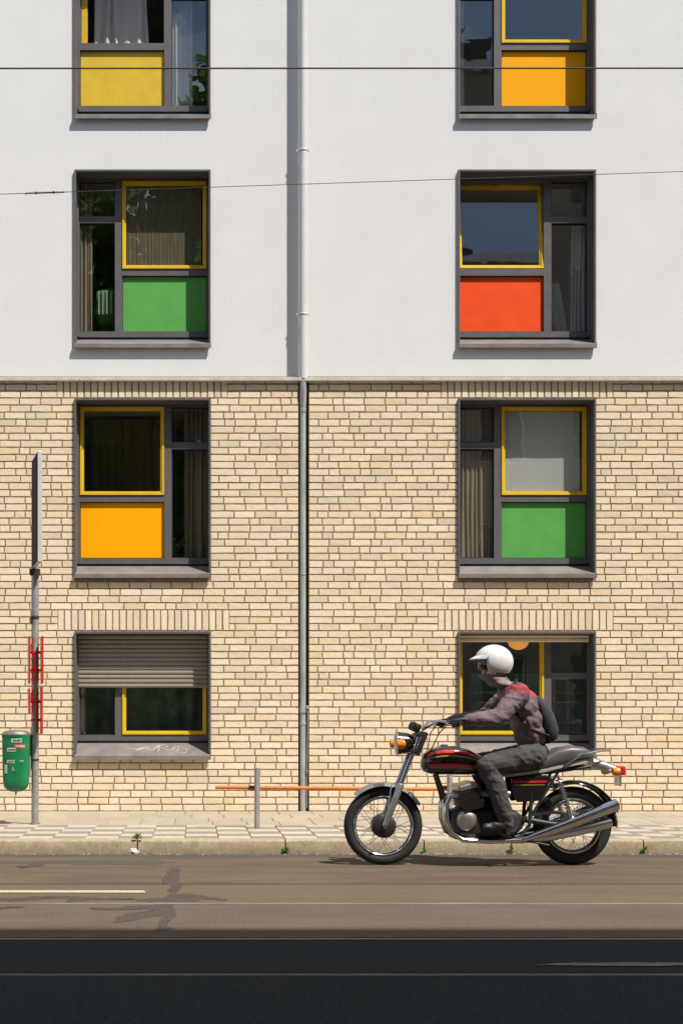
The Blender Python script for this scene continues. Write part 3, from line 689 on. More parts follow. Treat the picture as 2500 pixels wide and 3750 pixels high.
# bin
XBN, YBN = sp(57, 14.6), YP - .06
bn = empty('litter_bin', (XBN, YBN, .461)); tag(bn, 'green litter bin with stickers and grey lid hung on post', 'litter bin')
hw = .143
prof = [(.01, 0), (.055, .004), (.09, .018), (.118, .045), (.131, .085), (.135, .14), (.139, .3), (.1425, .50), (.1435, .57)]
mb = MB()
rings = []
for r0, h in prof:
    rings.append([(XBN + r0 * (abs(math.cos(a)) ** .8) * (1 if math.cos(a) > 0 else -1), YBN + .78 * r0 * (abs(math.sin(a)) ** .8) * (1 if math.sin(a) > 0 else -1), .461 + h) for a in [2 * math.pi * j / 28 for j in range(28)]])
mb.loft(rings); build('bin_body', mb, 'bin_green', bn, smooth=True)
mb = MB(); mb.lathe([(.146, 0), (.150, .006), (.150, .022), (.144, .026)], (XBN, YBN, 1.022), 'z', 28, .8); build('rim', mb, 'bin_green', bn, smooth=True)
mb = MB(); mb.lathe([(.148, 0), (.146, .012), (.132, .030), (.10, .044), (.03, .050)], (XBN, YBN, 1.049), 'z', 28, .82); build('lid', mb, 'bin_lid', bn, smooth=True)
mb = MB(); mb.box(XBN + .135, XP - .036, YBN + .03, YBN + .09, .70, 1.05); mb.tube([(XP, YP, .78), (XP, YP, .80)], .042, 16); build('hanger', mb, 'dark_metal', bn)
mb = MB(); mb.box(XP - .075, XP - .036, YP - .055, YP - .05, .66, .83); build('hanger_plate', mb, 'galv', bn)
mb = MB(); mb.tube([(XBN, YBN, .44), (XBN, YBN, .465)], .008, 8); build('drain_plug', mb, 'dark_metal', bn)
def stk(cx0, cx1, cy0, cy1, m, tilt=0, ink=True):                # coordinates in the 9.4x crop of the bin
    x0, x1 = sp(cx0 / 9.408, 14.5), sp(cx1 / 9.408, 14.5); z0, z1 = sz(2680 + cy1 / 9.408, 14.5), sz(2680 + cy0 / 9.408, 14.5)
    n = 6; mb = MB()
    def surf(x, z):
        rr = .1395 + .004 * (z - .7); k = max(-.99, min(.99, (x - XBN) / rr)); a = (1 - abs(k) ** 2.5) ** (1 / 2.5)
        return YBN - .78 * rr * a - .0035
    for i in range(n):
        xa, xb = x0 + (x1 - x0) * i / n, x0 + (x1 - x0) * (i + 1) / n; ta, tb = tilt * i / n, tilt * (i + 1) / n
        mb.k = 0; mb.add([(xa, surf(xa, z0), z0 - ta), (xb, surf(xb, z0), z0 - tb), (xb, surf(xb, z1), z1 - tb), (xa, surf(xa, z1), z1 - ta)], [(0, 1, 2, 3)])
        if ink and 0 < i < n - 1 or (ink and i % 2):
            mb.k = 1; zc, hh = (z0 + z1) / 2 - ta, (z1 - z0) * random.uniform(.16, .26); xb2 = xa + (xb - xa) * random.uniform(.6, .9)
            mb.add([(xa, surf(xa, zc) - .002, zc - hh), (xb2, surf(xb2, zc) - .002, zc - hh), (xb2, surf(xb2, zc) - .002, zc + hh), (xa, surf(xa, zc) - .002, zc + hh)], [(0, 1, 2, 3)])
    build('sticker', mb, [m, 'ink' if m != 'sticker_red' else 'sticker'], bn)
stk(378, 738, 238, 372, 'sticker'); stk(478, 836, 432, 565, 'sticker_red', .004); stk(230, 530, 560, 692, 'sticker'); stk(225, 490, 985, 1090, 'sticker'); stk(665, 790, 995, 1055, 'sticker'); stk(130, 235, 1140, 1450, 'sticker', 0, False)
stk(415, 440, 1230, 1350, 'sticker', 0, False); stk(466, 492, 1320, 1350, 'sticker', 0, False)

# ------------------------------------------------------------------ low orange barrier
YB = 14.09 - D; s_ = F / 14.09
bx = lambda px: (px - VPX) / s_
bar = empty('barrier', (bx(945), YB, PAV)); tag(bar, 'low barrier with orange tube rail and two grey posts by the wall', 'barrier')
rz = Matrix.Rotation(R(24), 3, 'Z')
for px, h in ((941, .602), (1646, .56)):
    mb = MB(); mb.obox((bx(px), YB, PAV + h / 2), (.040, .046, h), rz); build('post', mb, 'galv', bar, bevel=.003)
mb = MB(); mb.tube([(bx(788), YB + .055, PAV + .405), (bx(1640), YB + .055, PAV + .385)], .0185, 14); build('rail', mb, 'orange_rail', bar, smooth=True)
for px in (926, 1626):
    mb = MB(); mb.tube([(bx(px - 16), YB + .055, PAV + .401), (bx(px + 14), YB + .055, PAV + .400)], .0215, 14); build('rail_clamp', mb, 'clamp_red', bar, smooth=True)

# ------------------------------------------------------------------ overhead wires
def wire(name, p0, p1, r_, lab, sag=.0):
    p0, p1 = Vector(p0), Vector(p1); n = 24
    e = empty(name, (p0 + p1) / 2); tag(e, lab, 'wire')
    mb = MB(); mb.tube([p0.lerp(p1, i / n) for i in range(n + 1)], r_, 7); build('cable', mb, 'wire', e, smooth=True); return e
Zw = 9.0
def at(px, py, Z): return Vector(((px - VPX) * Z / F, Z - D, CAMH + (VPY - py) * Z / F))
a, b = at(0, 249, Zw), at(2500, 248, Zw); wire('contact_wire', a - (b - a) * 3, b + (b - a) * 3, .0052, 'thick straight overhead wire across the top windows')
Zs = 12.0; a, b = at(0, 710, Zs), at(2500, 627, Zs)
e = wire('span_wire', a - (b - a) * 1.6, b + (b - a) * 1.6, .0028, 'thin slanting span wire with insulator, crossing the second-row windows')
d = (b - a).normalized()
def onw(px): return a.lerp(b, px / 2500)
mb = MB(); mb.tube([onw(136), onw(192)], .0075, 8); mb.tube([onw(126), onw(132), onw(138)], [.004, .014, .004], 10); mb.tube([onw(190), onw(197), onw(204)], [.004, .014, .004], 10)
build('insulator', mb, 'insul', e, smooth=True)
mb = MB(); mb.tube([onw(94), onw(119)], .0062, 6); mb.tube([onw(212), onw(236)], .0062, 6); mb.tube([onw(93), onw(93) - Vector((0, 0, .015))], .004, 5)
for p, q in ((119, 130), (202, 212)):
    for s in (-1, 1): mb.tube([onw(p), onw((p + q) / 2) + Vector((0, 0, s * .011)), onw(q)], .0025, 5)
build('wire_clamp', mb, 'wire', e, smooth=True)

# ------------------------------------------------------------------ weeds, litter
def weed(px, zb_, n, sz_, lab, seed, spread=1.0, y=None):
    rr = random.Random(seed); yk = YK - .002 if y is None else y; x = wx(px, yk); e = empty('weed', (x, yk, zb_)); tag(e, lab, 'weed', 'weeds in the kerb joints')
    mb = MB()
    for i in range(n):
        a = rr.uniform(-1.2, 1.2) * spread; ln = sz_ * rr.uniform(.5, 1); b0 = Vector((x + rr.uniform(-.01, .01), yk + rr.uniform(-.006, .004), zb_ + rr.uniform(0, sz_ * .5)))
        tip = b0 + Vector((math.sin(a) * ln, rr.uniform(-.03, .0), math.cos(a) * ln * .7)); wv = Vector((.006, .004, .002)) * rr.uniform(.7, 1.5); md = (b0 + tip) / 2 + Vector((0, -.006, .004))
        mb.add([b0, md - wv, tip, md + wv], [(0, 1, 2, 3)])
    build('leaves', mb, 'weed', e)
weed(503, PAV + .0, 50, .07, 'bright green weed tuft on kerb top above crumpled paper', 1, 1.2, YK + .02)
weed(1046, .01, 40, .055, 'weed growing in kerb joint below the low barrier', 2)
weed(1553, .02, 16, .035, 'weed in kerb joint behind the motorcycle front wheel', 3)
weed(1873, .03, 20, .045, 'weed hanging at kerb joint under the motorcycle engine', 4)
weed(2357, .02, 30, .055, 'weed in kerb joint right of the motorcycle', 5)
def crumple(px, py, s, seed, lab, name, m, cat):
    rr = random.Random(seed); y = YK - s * .8; x = wx(px, y); bm = bmesh.new(); bmesh.ops.create_icosphere(bm, subdivisions=2, radius=1)
    mb = MB()
    for v in bm.verts:
        k = 1 + .45 * noise.noise(v.co * 2.3 + Vector((seed, 0, 0))) + rr.uniform(-.12, .12)
        mb.v.append(Vector((x + v.co.x * s * 1.3 * k - .25 * s * v.co.z, y + v.co.y * s * .6 * k, s * .62 + max(-.6, v.co.z * k) * s)))
    bm.verts.index_update()
    for f in bm.faces: mb.f.append([v.index for v in f.verts]); mb.mi.append(0)
    bm.free(); tag(build(name, mb, m), lab, cat)
crumple(490, 3120, .034, 7, 'crumpled white paper lying in the gutter against kerb', 'paper_scrap', 'paper', 'litter')
mb = MB(); rr = random.Random(21)
for i in range(420):                                             # grit and dry bits swept against the kerb
    x = rr.uniform(-2.6, 6.2); y = YK - abs(rr.gauss(0, .05)) - .004; s0 = rr.uniform(.003, .009); a = rr.uniform(0, 3.1)
    mb.k = 0 if rr.random() < .75 else 1; u = Vector((math.cos(a) * s0 * 1.6, math.sin(a) * s0, 0)); v = Vector((-math.sin(a) * s0, math.cos(a) * s0, 0)); c = Vector((x, y, .001))
    mb.add([c + u, c + v, c - u, c - v, c + Vector((0, 0, s0 * .9))], [(0, 1, 4), (1, 2, 4), (2, 3, 4), (3, 0, 4)])
g_ = build('gutter_grit', mb, ['kerb', mat('dry_bits', (.45, .25, .10), .8)]); struct(g_, 'stuff'); g_['label'] = 'scattered grit and dry bits along the kerb'; g_['category'] = 'grit'
x, y = gp(742, 3134); mb = MB(); mb.add([(x - .014, y, .003), (x, y - .02, .010), (x + .014, y, .004), (x, y + .02, .012)], [(0, 1, 2, 3)])
tag(build('fallen_leaf', mb, mat('dry_leaf', (.6, .33, .17), .8)), 'small dry leaf on asphalt near kerb', 'leaf')
# ------------------------------------------------------------------ motorcycle
M['black'] = mat('black_paint', (.010, .009, .009), .22, var=.1, coat=.6)
M['rubber'] = mat('rubber', (.013, .013, .013), .75, var=.15, scale=40)
M['chrome'] = mat('chrome', (.62, .62, .64), .16, metal=1, var=.06, scale=9)
M['alu'] = mat('aluminium', (.42, .40, .38), .38, metal=.9, var=.12, scale=14)
M['engine_black'] = mat('engine_black', (.028, .027, .027), .5, metal=.3, var=.2)
M['leather'] = mat('seat_leather', (.075, .070, .068), .42, var=.12, scale=14, bump=.15, bscale=90)
M['seat_trim'] = mat('seat_trim', (.36, .34, .32), .4, var=.06)
M['stripe_red'] = mat('stripe_red', (.60, .02, .012), .25, coat=.5)
M['stripe_gold'] = mat('stripe_gold', (.36, .25, .06), .3, coat=.5)
M['amber'] = mat('amber_lens', (.75, .20, .01), .2)
M['red_lens'] = mat('red_lens', (.55, .012, .015), .18)
M['clear_lens'] = mat('clear_lens', (.55, .55, .55), .08)
BS = 449.0; YC = 11.58 - D
def b3(px, py, dy=0.): return Vector(((px - VPX) / BS, YC + dy, (3168 - py) / BS))
moto = empty('motorcycle', b3(1750, 3168)); tag(moto, 'black roadster motorcycle with red tank stripes and chrome silencers', 'motorcycle')
FA, RA = b3(1402, 3024), b3(2094, 3024); WR = .3205
def wheel(ax, hub, name, wid):
    wl = empty(name, ax - Vector((0, 0, WR)), moto)
    mb = MB(); mb.torus(ax, WR - wid * .55, wid * .55, wid * .5, 64, 12); build('tyre', mb, 'rubber', wl, smooth='all')
    mb = MB(); prof = [(WR - wid * 1.02, -.030), (WR - wid * 1.10, -.033), (WR - wid * 1.22, -.028), (WR - wid * 1.34, -.012), (WR - wid * 1.34, .012), (WR - wid * 1.22, .028), (WR - wid * 1.10, .033), (WR - wid * 1.02, .030)]
    mb.loft([[ax + Vector((math.cos(a) * r_, h, math.sin(a) * r_)) for r_, h in prof] for a in [2 * math.pi * i / 56 for i in range(56)]], False, True); build('rim', mb, 'chrome', wl, smooth=True)
    mb = MB(); mb.lathe([(.03, -.085), (hub * .82, -.078), (hub, -.062), (hub, .055), (hub * .7, .06), (.03, .075)], ax, 'y', 32); build('hub', mb, 'engine_black', wl, smooth=True)
    rr_ = WR - wid * 1.33; n = 36
    for i in range(n):
        a = 2 * math.pi * i / n; s = 1 if i % 2 else -1; cr = (.55 if (i // 2) % 2 else -.55)
        mb = MB(); mb.tube([ax + Vector((math.cos(a + cr) * hub * .9, s * .045, math.sin(a + cr) * hub * .9)), ax + Vector((math.cos(a) * rr_, s * .004, math.sin(a) * rr_))], .0021, 4); build('spoke', mb, 'chrome', wl)
    mb = MB(); mb.tube([ax + Vector((0, -.13, 0)), ax + Vector((0, .13, 0))], .011, 10); mb.tube([ax + Vector((0, -.135, 0)), ax + Vector((0, -.118, 0))], .019, 8); build('axle', mb, 'chrome', wl, smooth=True)
    return wl
wheel(FA, .098, 'front_wheel', .076); wheel(RA, .085, 'rear_wheel', .092)
HD = b3(1531, 2690); fd = (HD - FA).normalized()
for s in (-1, 1):
    o = Vector((0, s * .095, 0)); mb = MB(); mb.tube([FA + o, FA + o + fd * .06, FA + o + fd * .36, FA + o + fd * .37], [.024, .029, .029, .024], 12); leg = build('fork_leg', mb, 'alu', moto, smooth=True)
    mb = MB(); mb.tube([FA + o + fd * .36, FA + o + fd * .82], .0185, 12); build('fork_tube', mb, 'chrome', leg, smooth=True)
mb = MB()
for t in (.66, .80): mb.obox(FA + fd * t, (.06, .25, .035), Matrix.Rotation(R(-22), 3, 'Y'))
mb.tube([FA + fd * .62 + Vector((.045, 0, 0)), FA + fd * .82 + Vector((.045, 0, 0))], .032, 12); build('fork_yoke', mb, 'engine_black', moto, bevel=.006)
def fender(ax, rad, a0, a1, w_, m, name, thick=.004, tail=0):
    mb = MB(); rings = []; n = 26
    for i in range(n + 1):
        a = R(a0 + (a1 - a0) * i / n); u = Vector((math.cos(a), 0, math.sin(a))); ring_ = []
        for j in range(9):
            t = -1 + j / 4; ring_.append(ax + u * (rad - .030 * t * t) + Vector((0, w_ * t, 0)))
        for j in range(8, -1, -1):
            t = -1 + j / 4; ring_.append(ax + u * (rad - thick - .030 * t * t) + Vector((0, w_ * .96 * t, 0)))
        rings.append(ring_)
    mb.loft(rings); return build(name, mb, m, moto, smooth=True)
ff = fender(FA, .356, 30, 132, .062, 'alu', 'front_fender')
mb = MB()
for s in (-1, 1):
    mb.tube([FA + Vector((.01, s * .085, .0)), FA + Vector((.06, s * .07, .335))], .006, 6); mb.tube([FA + fd * .34 + Vector((0, s * .09, 0)), FA + Vector((.09, s * .06, .34))], .008, 6)
build('fender_stay', mb, 'chrome', ff, smooth=True)
rfd = fender(RA, .372, -2, 118, .078, 'black', 'rear_fender')
mb = MB(); mb.loft([[RA + Vector((math.cos(R(a)) * .380, t * .06, math.sin(R(a)) * .380 - .01 * t * t)) for t in (-1, -.5, 0, .5, 1)] + [RA + Vector((math.cos(R(a)) * .373, t * .06, math.sin(R(a)) * .373 - .01 * t * t)) for t in (1, .5, 0, -.5, -1)] for a in range(18, 90, 8)]); build('fender_trim', mb, 'chrome', rfd, smooth=True)
# headlight, gauges, bars
hl_c = b3(1487, 2722); mb = MB(); mb.lathe([(.094, -.085), (.096, -.07), (.090, -.05), (.086, 0), (.07, .05), (.03, .075)], hl_c, 'x', 26); build('headlight', mb, 'black', moto, smooth=True)
mb = MB(); mb.lathe([(.01, -.100), (.06, -.096), (.085, -.087), (.088, -.07)], hl_c, 'x', 26); build('headlight_lens', mb, 'clear_lens', moto, smooth=True)
mb = MB(); mb.torus((0, 0, 0), .092, .006, .008, 28, 6); mb.v = [Vector((hl_c.x - .08 + v.y, hl_c.y + v.x, hl_c.z + v.z)) for v in mb.v]; build('headlight_rim', mb, 'chrome', moto, smooth='all')
for s in (-1, 1):
    c = b3(1515, 2668, s * .065); mb = MB(); mb.lathe([(.03, -.02), (.042, .0), (.042, .035), (.036, .045)], c, 'z', 20); mb.v = [c + Matrix.Rotation(R(28), 3, 'Y') @ (v - c) for v in mb.v]; build('gauge', mb, 'engine_black', moto, smooth=True)
    c = b3(1458, 2724, s * .20); mb = MB(); mb.lathe([(.012, -.045), (.034, -.04), (.037, -.01), (.034, .02), (.012, .03)], c, 'x', 16); ind = build('front_indicator', mb, 'amber', moto, smooth=True)
    mb = MB(); mb.tube([c + Vector((.02, 0, 0)), b3(1490, 2722, s * .09)], .008, 8); build('stalk', mb, 'chrome', ind, smooth=True)
GR = {}
pts = [b3(1655, 2648, -.385), b3(1632, 2648, -.27), b3(1590, 2640, -.20), b3(1553, 2664, -.11), b3(1548, 2672, 0), b3(1553, 2664, .11), b3(1590, 2640, .20), b3(1632, 2648, .27), b3(1655, 2648, .385)]
mb = MB(); mb.tube(pts, .0115, 10); hb = build('handlebar', mb, 'chrome', moto, smooth=True)
for s in (-1, 1):
    p, q = (pts[0], pts[1]) if s < 0 else (pts[-1], pts[-2]); GR[s] = (p, q)
    mb = MB(); mb.tube([p, q], .018, 10); build('grip', mb, 'rubber', hb, smooth=True)
    mb = MB(); mb.tube([q + Vector((-.03, 0, .0)), q + Vector((-.055, s * .05, -.012)), p + Vector((-.075, 0, -.02))], [.008, .007, .005], 8); build('lever', mb, 'alu', hb, smooth=True)
    mb = MB(); mb.obox(q + Vector((-.012, -s * .02, 0)), (.055, .05, .05)); build('switch_box', mb, 'engine_black', hb, bevel=.008)
    mb = MB(); mb.tube([q + Vector((-.02, 0, 0)), q + Vector((-.09, -s * .06, -.08)), b3(1560, 2780, s * .04)], .005, 6); build('cable', mb, 'rubber', hb, smooth=True)
# superellipse loft for tank, seat
def sl(secs, name, m, parent=None, ex=.62, n=24, smooth=True):
    mb = MB(); rings = []
    for px, pt, pb, hw_, *k in secs:
        t, b_ = b3(px, pt), b3(px, pb); c = (t + b_) / 2; hh = (t.z - b_.z) / 2; e_ = k[0] if k else ex
        rings.append([Vector((c.x, YC + hw_ * math.copysign(abs(math.cos(a)) ** e_, math.cos(a)), c.z + hh * math.copysign(abs(math.sin(a)) ** e_, math.sin(a)))) for a in [2 * math.pi * j / n for j in range(n)]])
    mb.loft(rings); return build(name, mb, m, parent or moto, smooth='all' if smooth else False)
TS = [(1540, 2790, 2812, .03), (1548, 2762, 2826, .085), (1570, 2744, 2834, .12), (1610, 2732, 2838, .138), (1660, 2732, 2838, .142), (1710, 2744, 2838, .130), (1750, 2764, 2836, .108), (1785, 2786, 2832, .08), (1800, 2800, 2828, .04)]
tank = sl(TS, 'fuel_tank', 'black')
def tank_y(px):
    for a, b in zip(TS[:-1], TS[1:]):
        if a[0] <= px <= b[0]:
            t = (px - a[0]) / (b[0] - a[0]); return a[3] + (b[3] - a[3]) * t
    return .08
def tank_hh(px):
    for a, b in zip(TS[:-1], TS[1:]):
        if a[0] <= px <= b[0]:
            t = (px - a[0]) / (b[0] - a[0]); return (a[1] + (b[1] - a[1]) * t, a[2] + (b[2] - a[2]) * t)
def stripe(px0, px1, f0, f1, m, s):
    mb = MB(); n = 14; row = []
    for i in range(n + 1):
        px = px0 + (px1 - px0) * i / n; t, b_ = tank_hh(px); hw_ = tank_y(px); pr_ = []
        for k in range(4):
            f = f0 + (f1 - f0) * k / 3; v = max(-1, min(1, 1 - 2 * f)); a = abs(v) ** (1 / .62); yv = (max(0, 1 - a * a)) ** .31 * hw_
            pr_.append(b3(px, t + (b_ - t) * f, s * (yv + .0025)))
        row.append(pr_)
    for i in range(n):
        for k in range(3): mb.add([row[i][k], row[i + 1][k], row[i + 1][k + 1], row[i][k + 1]], [(0, 1, 2, 3)])
    build('tank_stripe', mb, m, tank, smooth='all')
for s in (-1, 1): stripe(1556, 1752, .13, .235, 'stripe_red', s); stripe(1570, 1740, .31, .36, 'stripe_gold', s); stripe(1562, 1738, .60, .70, 'stripe_red', s); stripe(1565, 1730, .73, .755, 'stripe_gold', s)
mb = MB(); mb.lathe([(.032, 0), (.034, .008), (.026, .016)], b3(1625, 2733), 'z', 18); build('filler_cap', mb, 'chrome', tank, smooth=True)
seat = sl([(1772, 2800, 2832, .075), (1800, 2792, 2838, .10), (1860, 2792, 2836, .125), (1930, 2786, 2826, .13), (1985, 2768, 2816, .13), (2030, 2738, 2806, .128), (2080, 2730, 2797, .122), (2130, 2736, 2786, .108), (2160, 2754, 2779, .085), (2172, 2764, 2774, .04)], 'seat', 'leather', ex=.55)
mb = MB(); tr_ = [(1800, 2838), (1860, 2836), (1930, 2827), (1985, 2817), (2030, 2807), (2080, 2798), (2130, 2787), (2162, 2779)]
for s in (-1, 1):
    hwv = [.102, .127, .132, .132, .130, .124, .110, .08]; mb.loft([[b3(p[0], p[1] - 3, s * (h - .006)), b3(p[0], p[1] - 4, s * (h + .004)), b3(p[0], p[1] + 6, s * (h + .004)), b3(p[0], p[1] + 7, s * (h - .006))] for p, h in zip(tr_, hwv)])
build('seat_trim', mb, 'seat_trim', seat, smooth=True)
for s in (-1, 1):
    mb = MB(); mb.prism([(b3(p, q).x, b3(p, q).z) for p, q in ((1858, 2848), (1990, 2836), (2004, 2850), (1968, 2930), (1880, 2936), (1866, 2900))], YC + s * .105, YC + s * .125); sp_ = build('side_cover', mb, 'black', moto, bevel=.008)
    mb = MB(); mb.prism([(b3(p, q).x, b3(p, q).z) for p, q in ((1864, 2858), (1988, 2857), (1985, 2864), (1866, 2866))], YC + s * .1255, YC + s * .1275); mb.k = 1; mb.prism([(b3(p, q).x, b3(p, q).z) for p, q in ((1868, 2872), (1980, 2871), (1979, 2873.5), (1869, 2875))], YC + s * .1255, YC + s * .1275); build('cover_stripe', mb, ['stripe_red', 'stripe_gold'], sp_)
# frame
mb = MB()
for s in (-1, 1):
    mb.tube([b3(1570, 2765, s * .02), b3(1615, 2900, s * .07), b3(1650, 3040, s * .11), b3(1690, 3076, s * .12), b3(1880, 3076, s * .12), b3(1925, 3020, s * .115), b3(1935, 2900, s * .11), b3(1910, 2840, s * .10)], .0155, 8)
    mb.tube([b3(1600, 2780, s * .03), b3(1760, 2840, s * .08), b3(2000, 2828, s * .10), b3(2150, 2806, s * .09)], .014, 8); mb.tube([b3(1930, 2990, s * .11), b3(2030, 2828, s * .10)], .012, 8)
build('frame', mb, 'engine_black', moto, smooth=True)
mb = MB()
for s in (-1, 1): mb.tube([b3(1915, 3000, s * .10), b3(2000, 3014, s * .115), RA + Vector((.03, s * .115, 0))], [.026, .022, .020], 10)
mb.tube([b3(1915, 3000, -.1), b3(1915, 3000, .1)], .025, 10); build('swingarm', mb, 'engine_black', moto, smooth=True)
for s in (-1, 1):
    a, b = b3(2026, 2838, s * .135), RA + Vector((-.03, s * .14, .03)); mb = MB(); mb.tube([a, b], .012, 10); mb.tube([a.lerp(b, .68), b], .02, 10); sh = build('shock', mb, 'chrome', moto, smooth=True)
    mb = MB(); mb.tube([a.lerp(b, .08 + .62 * i / 90) + Vector((math.cos(i * .75) * .027, math.sin(i * .75) * .027, 0)) for i in range(91)], .0048, 5); build('spring', mb, 'chrome', sh, smooth=True)
# engine
eng = sl([(1632, 2985, 3040, .10), (1645, 2965, 3062, .14), (1690, 2952, 3072, .155), (1760, 2950, 3074, .155), (1830, 2956, 3072, .14), (1880, 2966, 3056, .12), (1905, 2985, 3035, .08)], 'engine', 'engine_black', ex=.5)
mb = MB(); up = Vector((-.30, 0, 1)).normalized(); base = b3(1722, 2962)
for i in range(9): 
    c = base + up * (.012 + i * .018); mb.obox(c, (.185, .40 - .02 * (i > 6), .007), Matrix.Rotation(R(-16.7), 3, 'Y'))
mb.obox(base + up * .09, (.15, .36, .17), Matrix.Rotation(R(-16.7), 3, 'Y')); build('cylinder_block', mb, 'engine_black', eng)
mb = MB(); mb.obox(base + up * .195, (.15, .38, .05), Matrix.Rotation(R(-16.7), 3, 'Y')); build('cam_cover', mb, 'alu', eng, bevel=.014)
for s in (-1, 1):
    c = b3(1695, 3000, s * .15); mb = MB(); mb.lathe([(.02, s * .045), (.062, s * .040), (.08, s * .025), (.085, 0), (.085, -s * .02)], c, 'y', 28); build('crank_cover', mb, 'alu', eng, smooth=True)
    c = b3(1838, 3008, s * .14); mb = MB(); mb.lathe([(.02, s * .03), (.05, s * .026), (.062, s * .012), (.064, -s * .02)], c, 'y', 24); build('sprocket_cover', mb, 'alu', eng, smooth=True)
mb = MB()
for i, y in enumerate((-.135, -.045, .045, .135)): mb.tube([base + up * .13 + Vector((.07, y, 0)), b3(1815, 2905, y), b3(1852, 2906, y * .8)], [.022, .024, .028], 10)
build('carburettors', mb, 'alu', eng, smooth=True)
# exhausts: two headers and two silencers a side
for s in (-1, 1):
    for j, (y0, y1, endp, r2, yo) in enumerate(((.14, .165, (2236, 2942), .050, .175), (.05, .14, (2216, 3008), .044, .150))):
        mb = MB(); h = [base + up * .12 + Vector((-.085, s * y0, 0)), b3(1640, 2912, s * y0), b3(1622, 2945, s * y0), b3(1624, 3000, s * y0), b3(1642, 3048, s * (y0 + y1) / 2), b3(1682, 3072 - j * 4, s * y1), b3(1780, 3078 - j * 3, s * y1), b3(1890, 3072 + j * 4, s * yo)]
        mb.tube(h, .019, 10); ex_ = build('exhaust_header', mb, 'chrome', moto, smooth=True)
        a, b = h[-1], b3(*endp, s * yo); mb = MB(); fr_ = [0, .06, .16, .3, .6, .9, 1.0]; rs = [.019, .021, .030, .037, r2 * .93, r2, r2 * .93]
        mb.tube([a.lerp(b, f) + Vector((0, 0, -.012 * math.sin(math.pi * f))) for f in fr_], rs, 18); mb.tube([a.lerp(b, 1.0), a.lerp(b, 1.012)], r2 * .55, 14); build('silencer', mb, 'chrome', moto, smooth=True)
# tail
mb = MB(); c = b3(2268, 2822); mb.obox(c, (.075, .10, .075)); tl = build('tail_light', mb, 'red_lens', moto, bevel=.014)
mb = MB(); mb.tube([b3(2165, 2795), b3(2210, 2806), c + Vector((-.03, 0, .0))], [.05, .04, .035], 10); mb.obox(c + Vector((-.015, 0, -.075)), (.012, .16, .10)); build('tail_bracket', mb, 'alu', moto, smooth=True)
for s in (-1, 1):
    c = b3(2232, 2824, s * .15); mb = MB(); mb.lathe([(.012, -.03), (.03, -.02), (.034, .01), (.030, .035), (.012, .04)], c, 'x', 16); ind = build('rear_indicator', mb, 'amber', moto, smooth=True)
    mb = MB(); mb.tube([c, b3(2220, 2818, s * .03)], .007, 8); build('stalk', mb, 'chrome', ind, smooth=True)
mb = MB()
for s in (-1, 1): mb.tube([b3(2050, 2800, s * .14), b3(2110, 2762, s * .145), b3(2180, 2750, s * .12), b3(2222, 2748, s * .06), b3(2226, 2748, 0)], .009, 8)
build('grab_rail', mb, 'chrome', moto, smooth=True)
for s in (-1, 1):
    mb = MB(); mb.tube([b3(1835, 3046, s * .12), b3(1835, 3044, s * .27)], .013, 10); build('footpeg', mb, 'rubber', moto, smooth=True)
mb = MB(); mb.tube([b3(1870, 3060, -.14), b3(1905, 3072, -.17), b3(1990, 3090, -.18)], [.011, .010, .009], 8); build('side_stand', mb, 'engine_black', moto, smooth=True)
mb = MB(); mb.loft([[b3(p, q, y) for y, q in ((-.11, q0), (-.085, q0 - 3), (-.085, q0 + 8), (-.11, q0 + 10))] for p, q0 in ((1925, 2978), (2000, 2968), (2090, 2975), (2150, 2996))]); build('chain_guard', mb, 'chrome', moto, smooth=True)

# ------------------------------------------------------------------ rider
M['jacket'] = mat('jacket', (.135, .090, .100), .8, var=.16, scale=9, bump=.5, bscale=18)
M['trousers'] = mat('trousers', (.046, .043, .045), .85, var=.2, scale=8, bump=.5, bscale=20)
M['glove'] = mat('glove_leather', (.022, .022, .022), .55, bump=.2, bscale=70)
M['boot'] = mat('boot_leather', (.035, .03, .028), .5, var=.2)
M['skin'] = mat('skin', (.42, .235, .155), .55, var=.06, scale=30)
M['scarf'] = mat('scarf', (.20, .18, .16), .9, var=.15, scale=20, bump=.5, bscale=30)
M['helmet'] = mat('helmet_white', (.60, .59, .585), .30, var=.08, scale=10, coat=.4)
M['visor'] = mat('visor_dark', (.012, .012, .014), .1)
M['pack'] = mat('backpack_fabric', (.03, .03, .034), .8, var=.2, scale=20, bump=.4, bscale=40)
SEG = []
bodym = MB()
def limb(p, q, r0, r1, m, n=12, k=5):
    SEG.append((Vector(p), Vector(q), m, (r0 + r1) / 2)); p, q = Vector(p), Vector(q)
    bodym.tube([p.lerp(q, i / k) for i in range(k + 1)], [r0 + (r1 - r0) * i / k for i in range(k + 1)], n)
    bodym.ell(p, (r0 * .99,) * 3, 12, 8); bodym.ell(q, (r1 * .99,) * 3, 12, 8)
PEL, WAI, CHE, NEC = b3(1948, 2752), b3(1942, 2690), b3(1908, 2588), b3(1858, 2512)
HEAD = b3(1802, 2440)
def blobe(c, rad, m, rot=None): bodym.ell(c, rad, 18, 12, rot); SEG.append((Vector(c) - Vector((0, rad[1] * .5, 0)), Vector(c) + Vector((0, rad[1] * .5, 0)), m, max(rad)))
tl_ = Matrix.Rotation(R(-18), 3, 'Y')
blobe(PEL + Vector((0, 0, -.01)), (.125, .165, .11), 1); blobe(WAI, (.130, .165, .13), 0, tl_); blobe((WAI + CHE) / 2 + Vector((.01, 0, 0)), (.138, .180, .15), 0, tl_); blobe(CHE, (.142, .200, .155), 0, tl_)
blobe(CHE.lerp(NEC, .55), (.115, .20, .105), 0, tl_); limb(NEC - Vector((0, 0, .03)), HEAD + Vector((.02, 0, -.06)), .062, .058, 4)
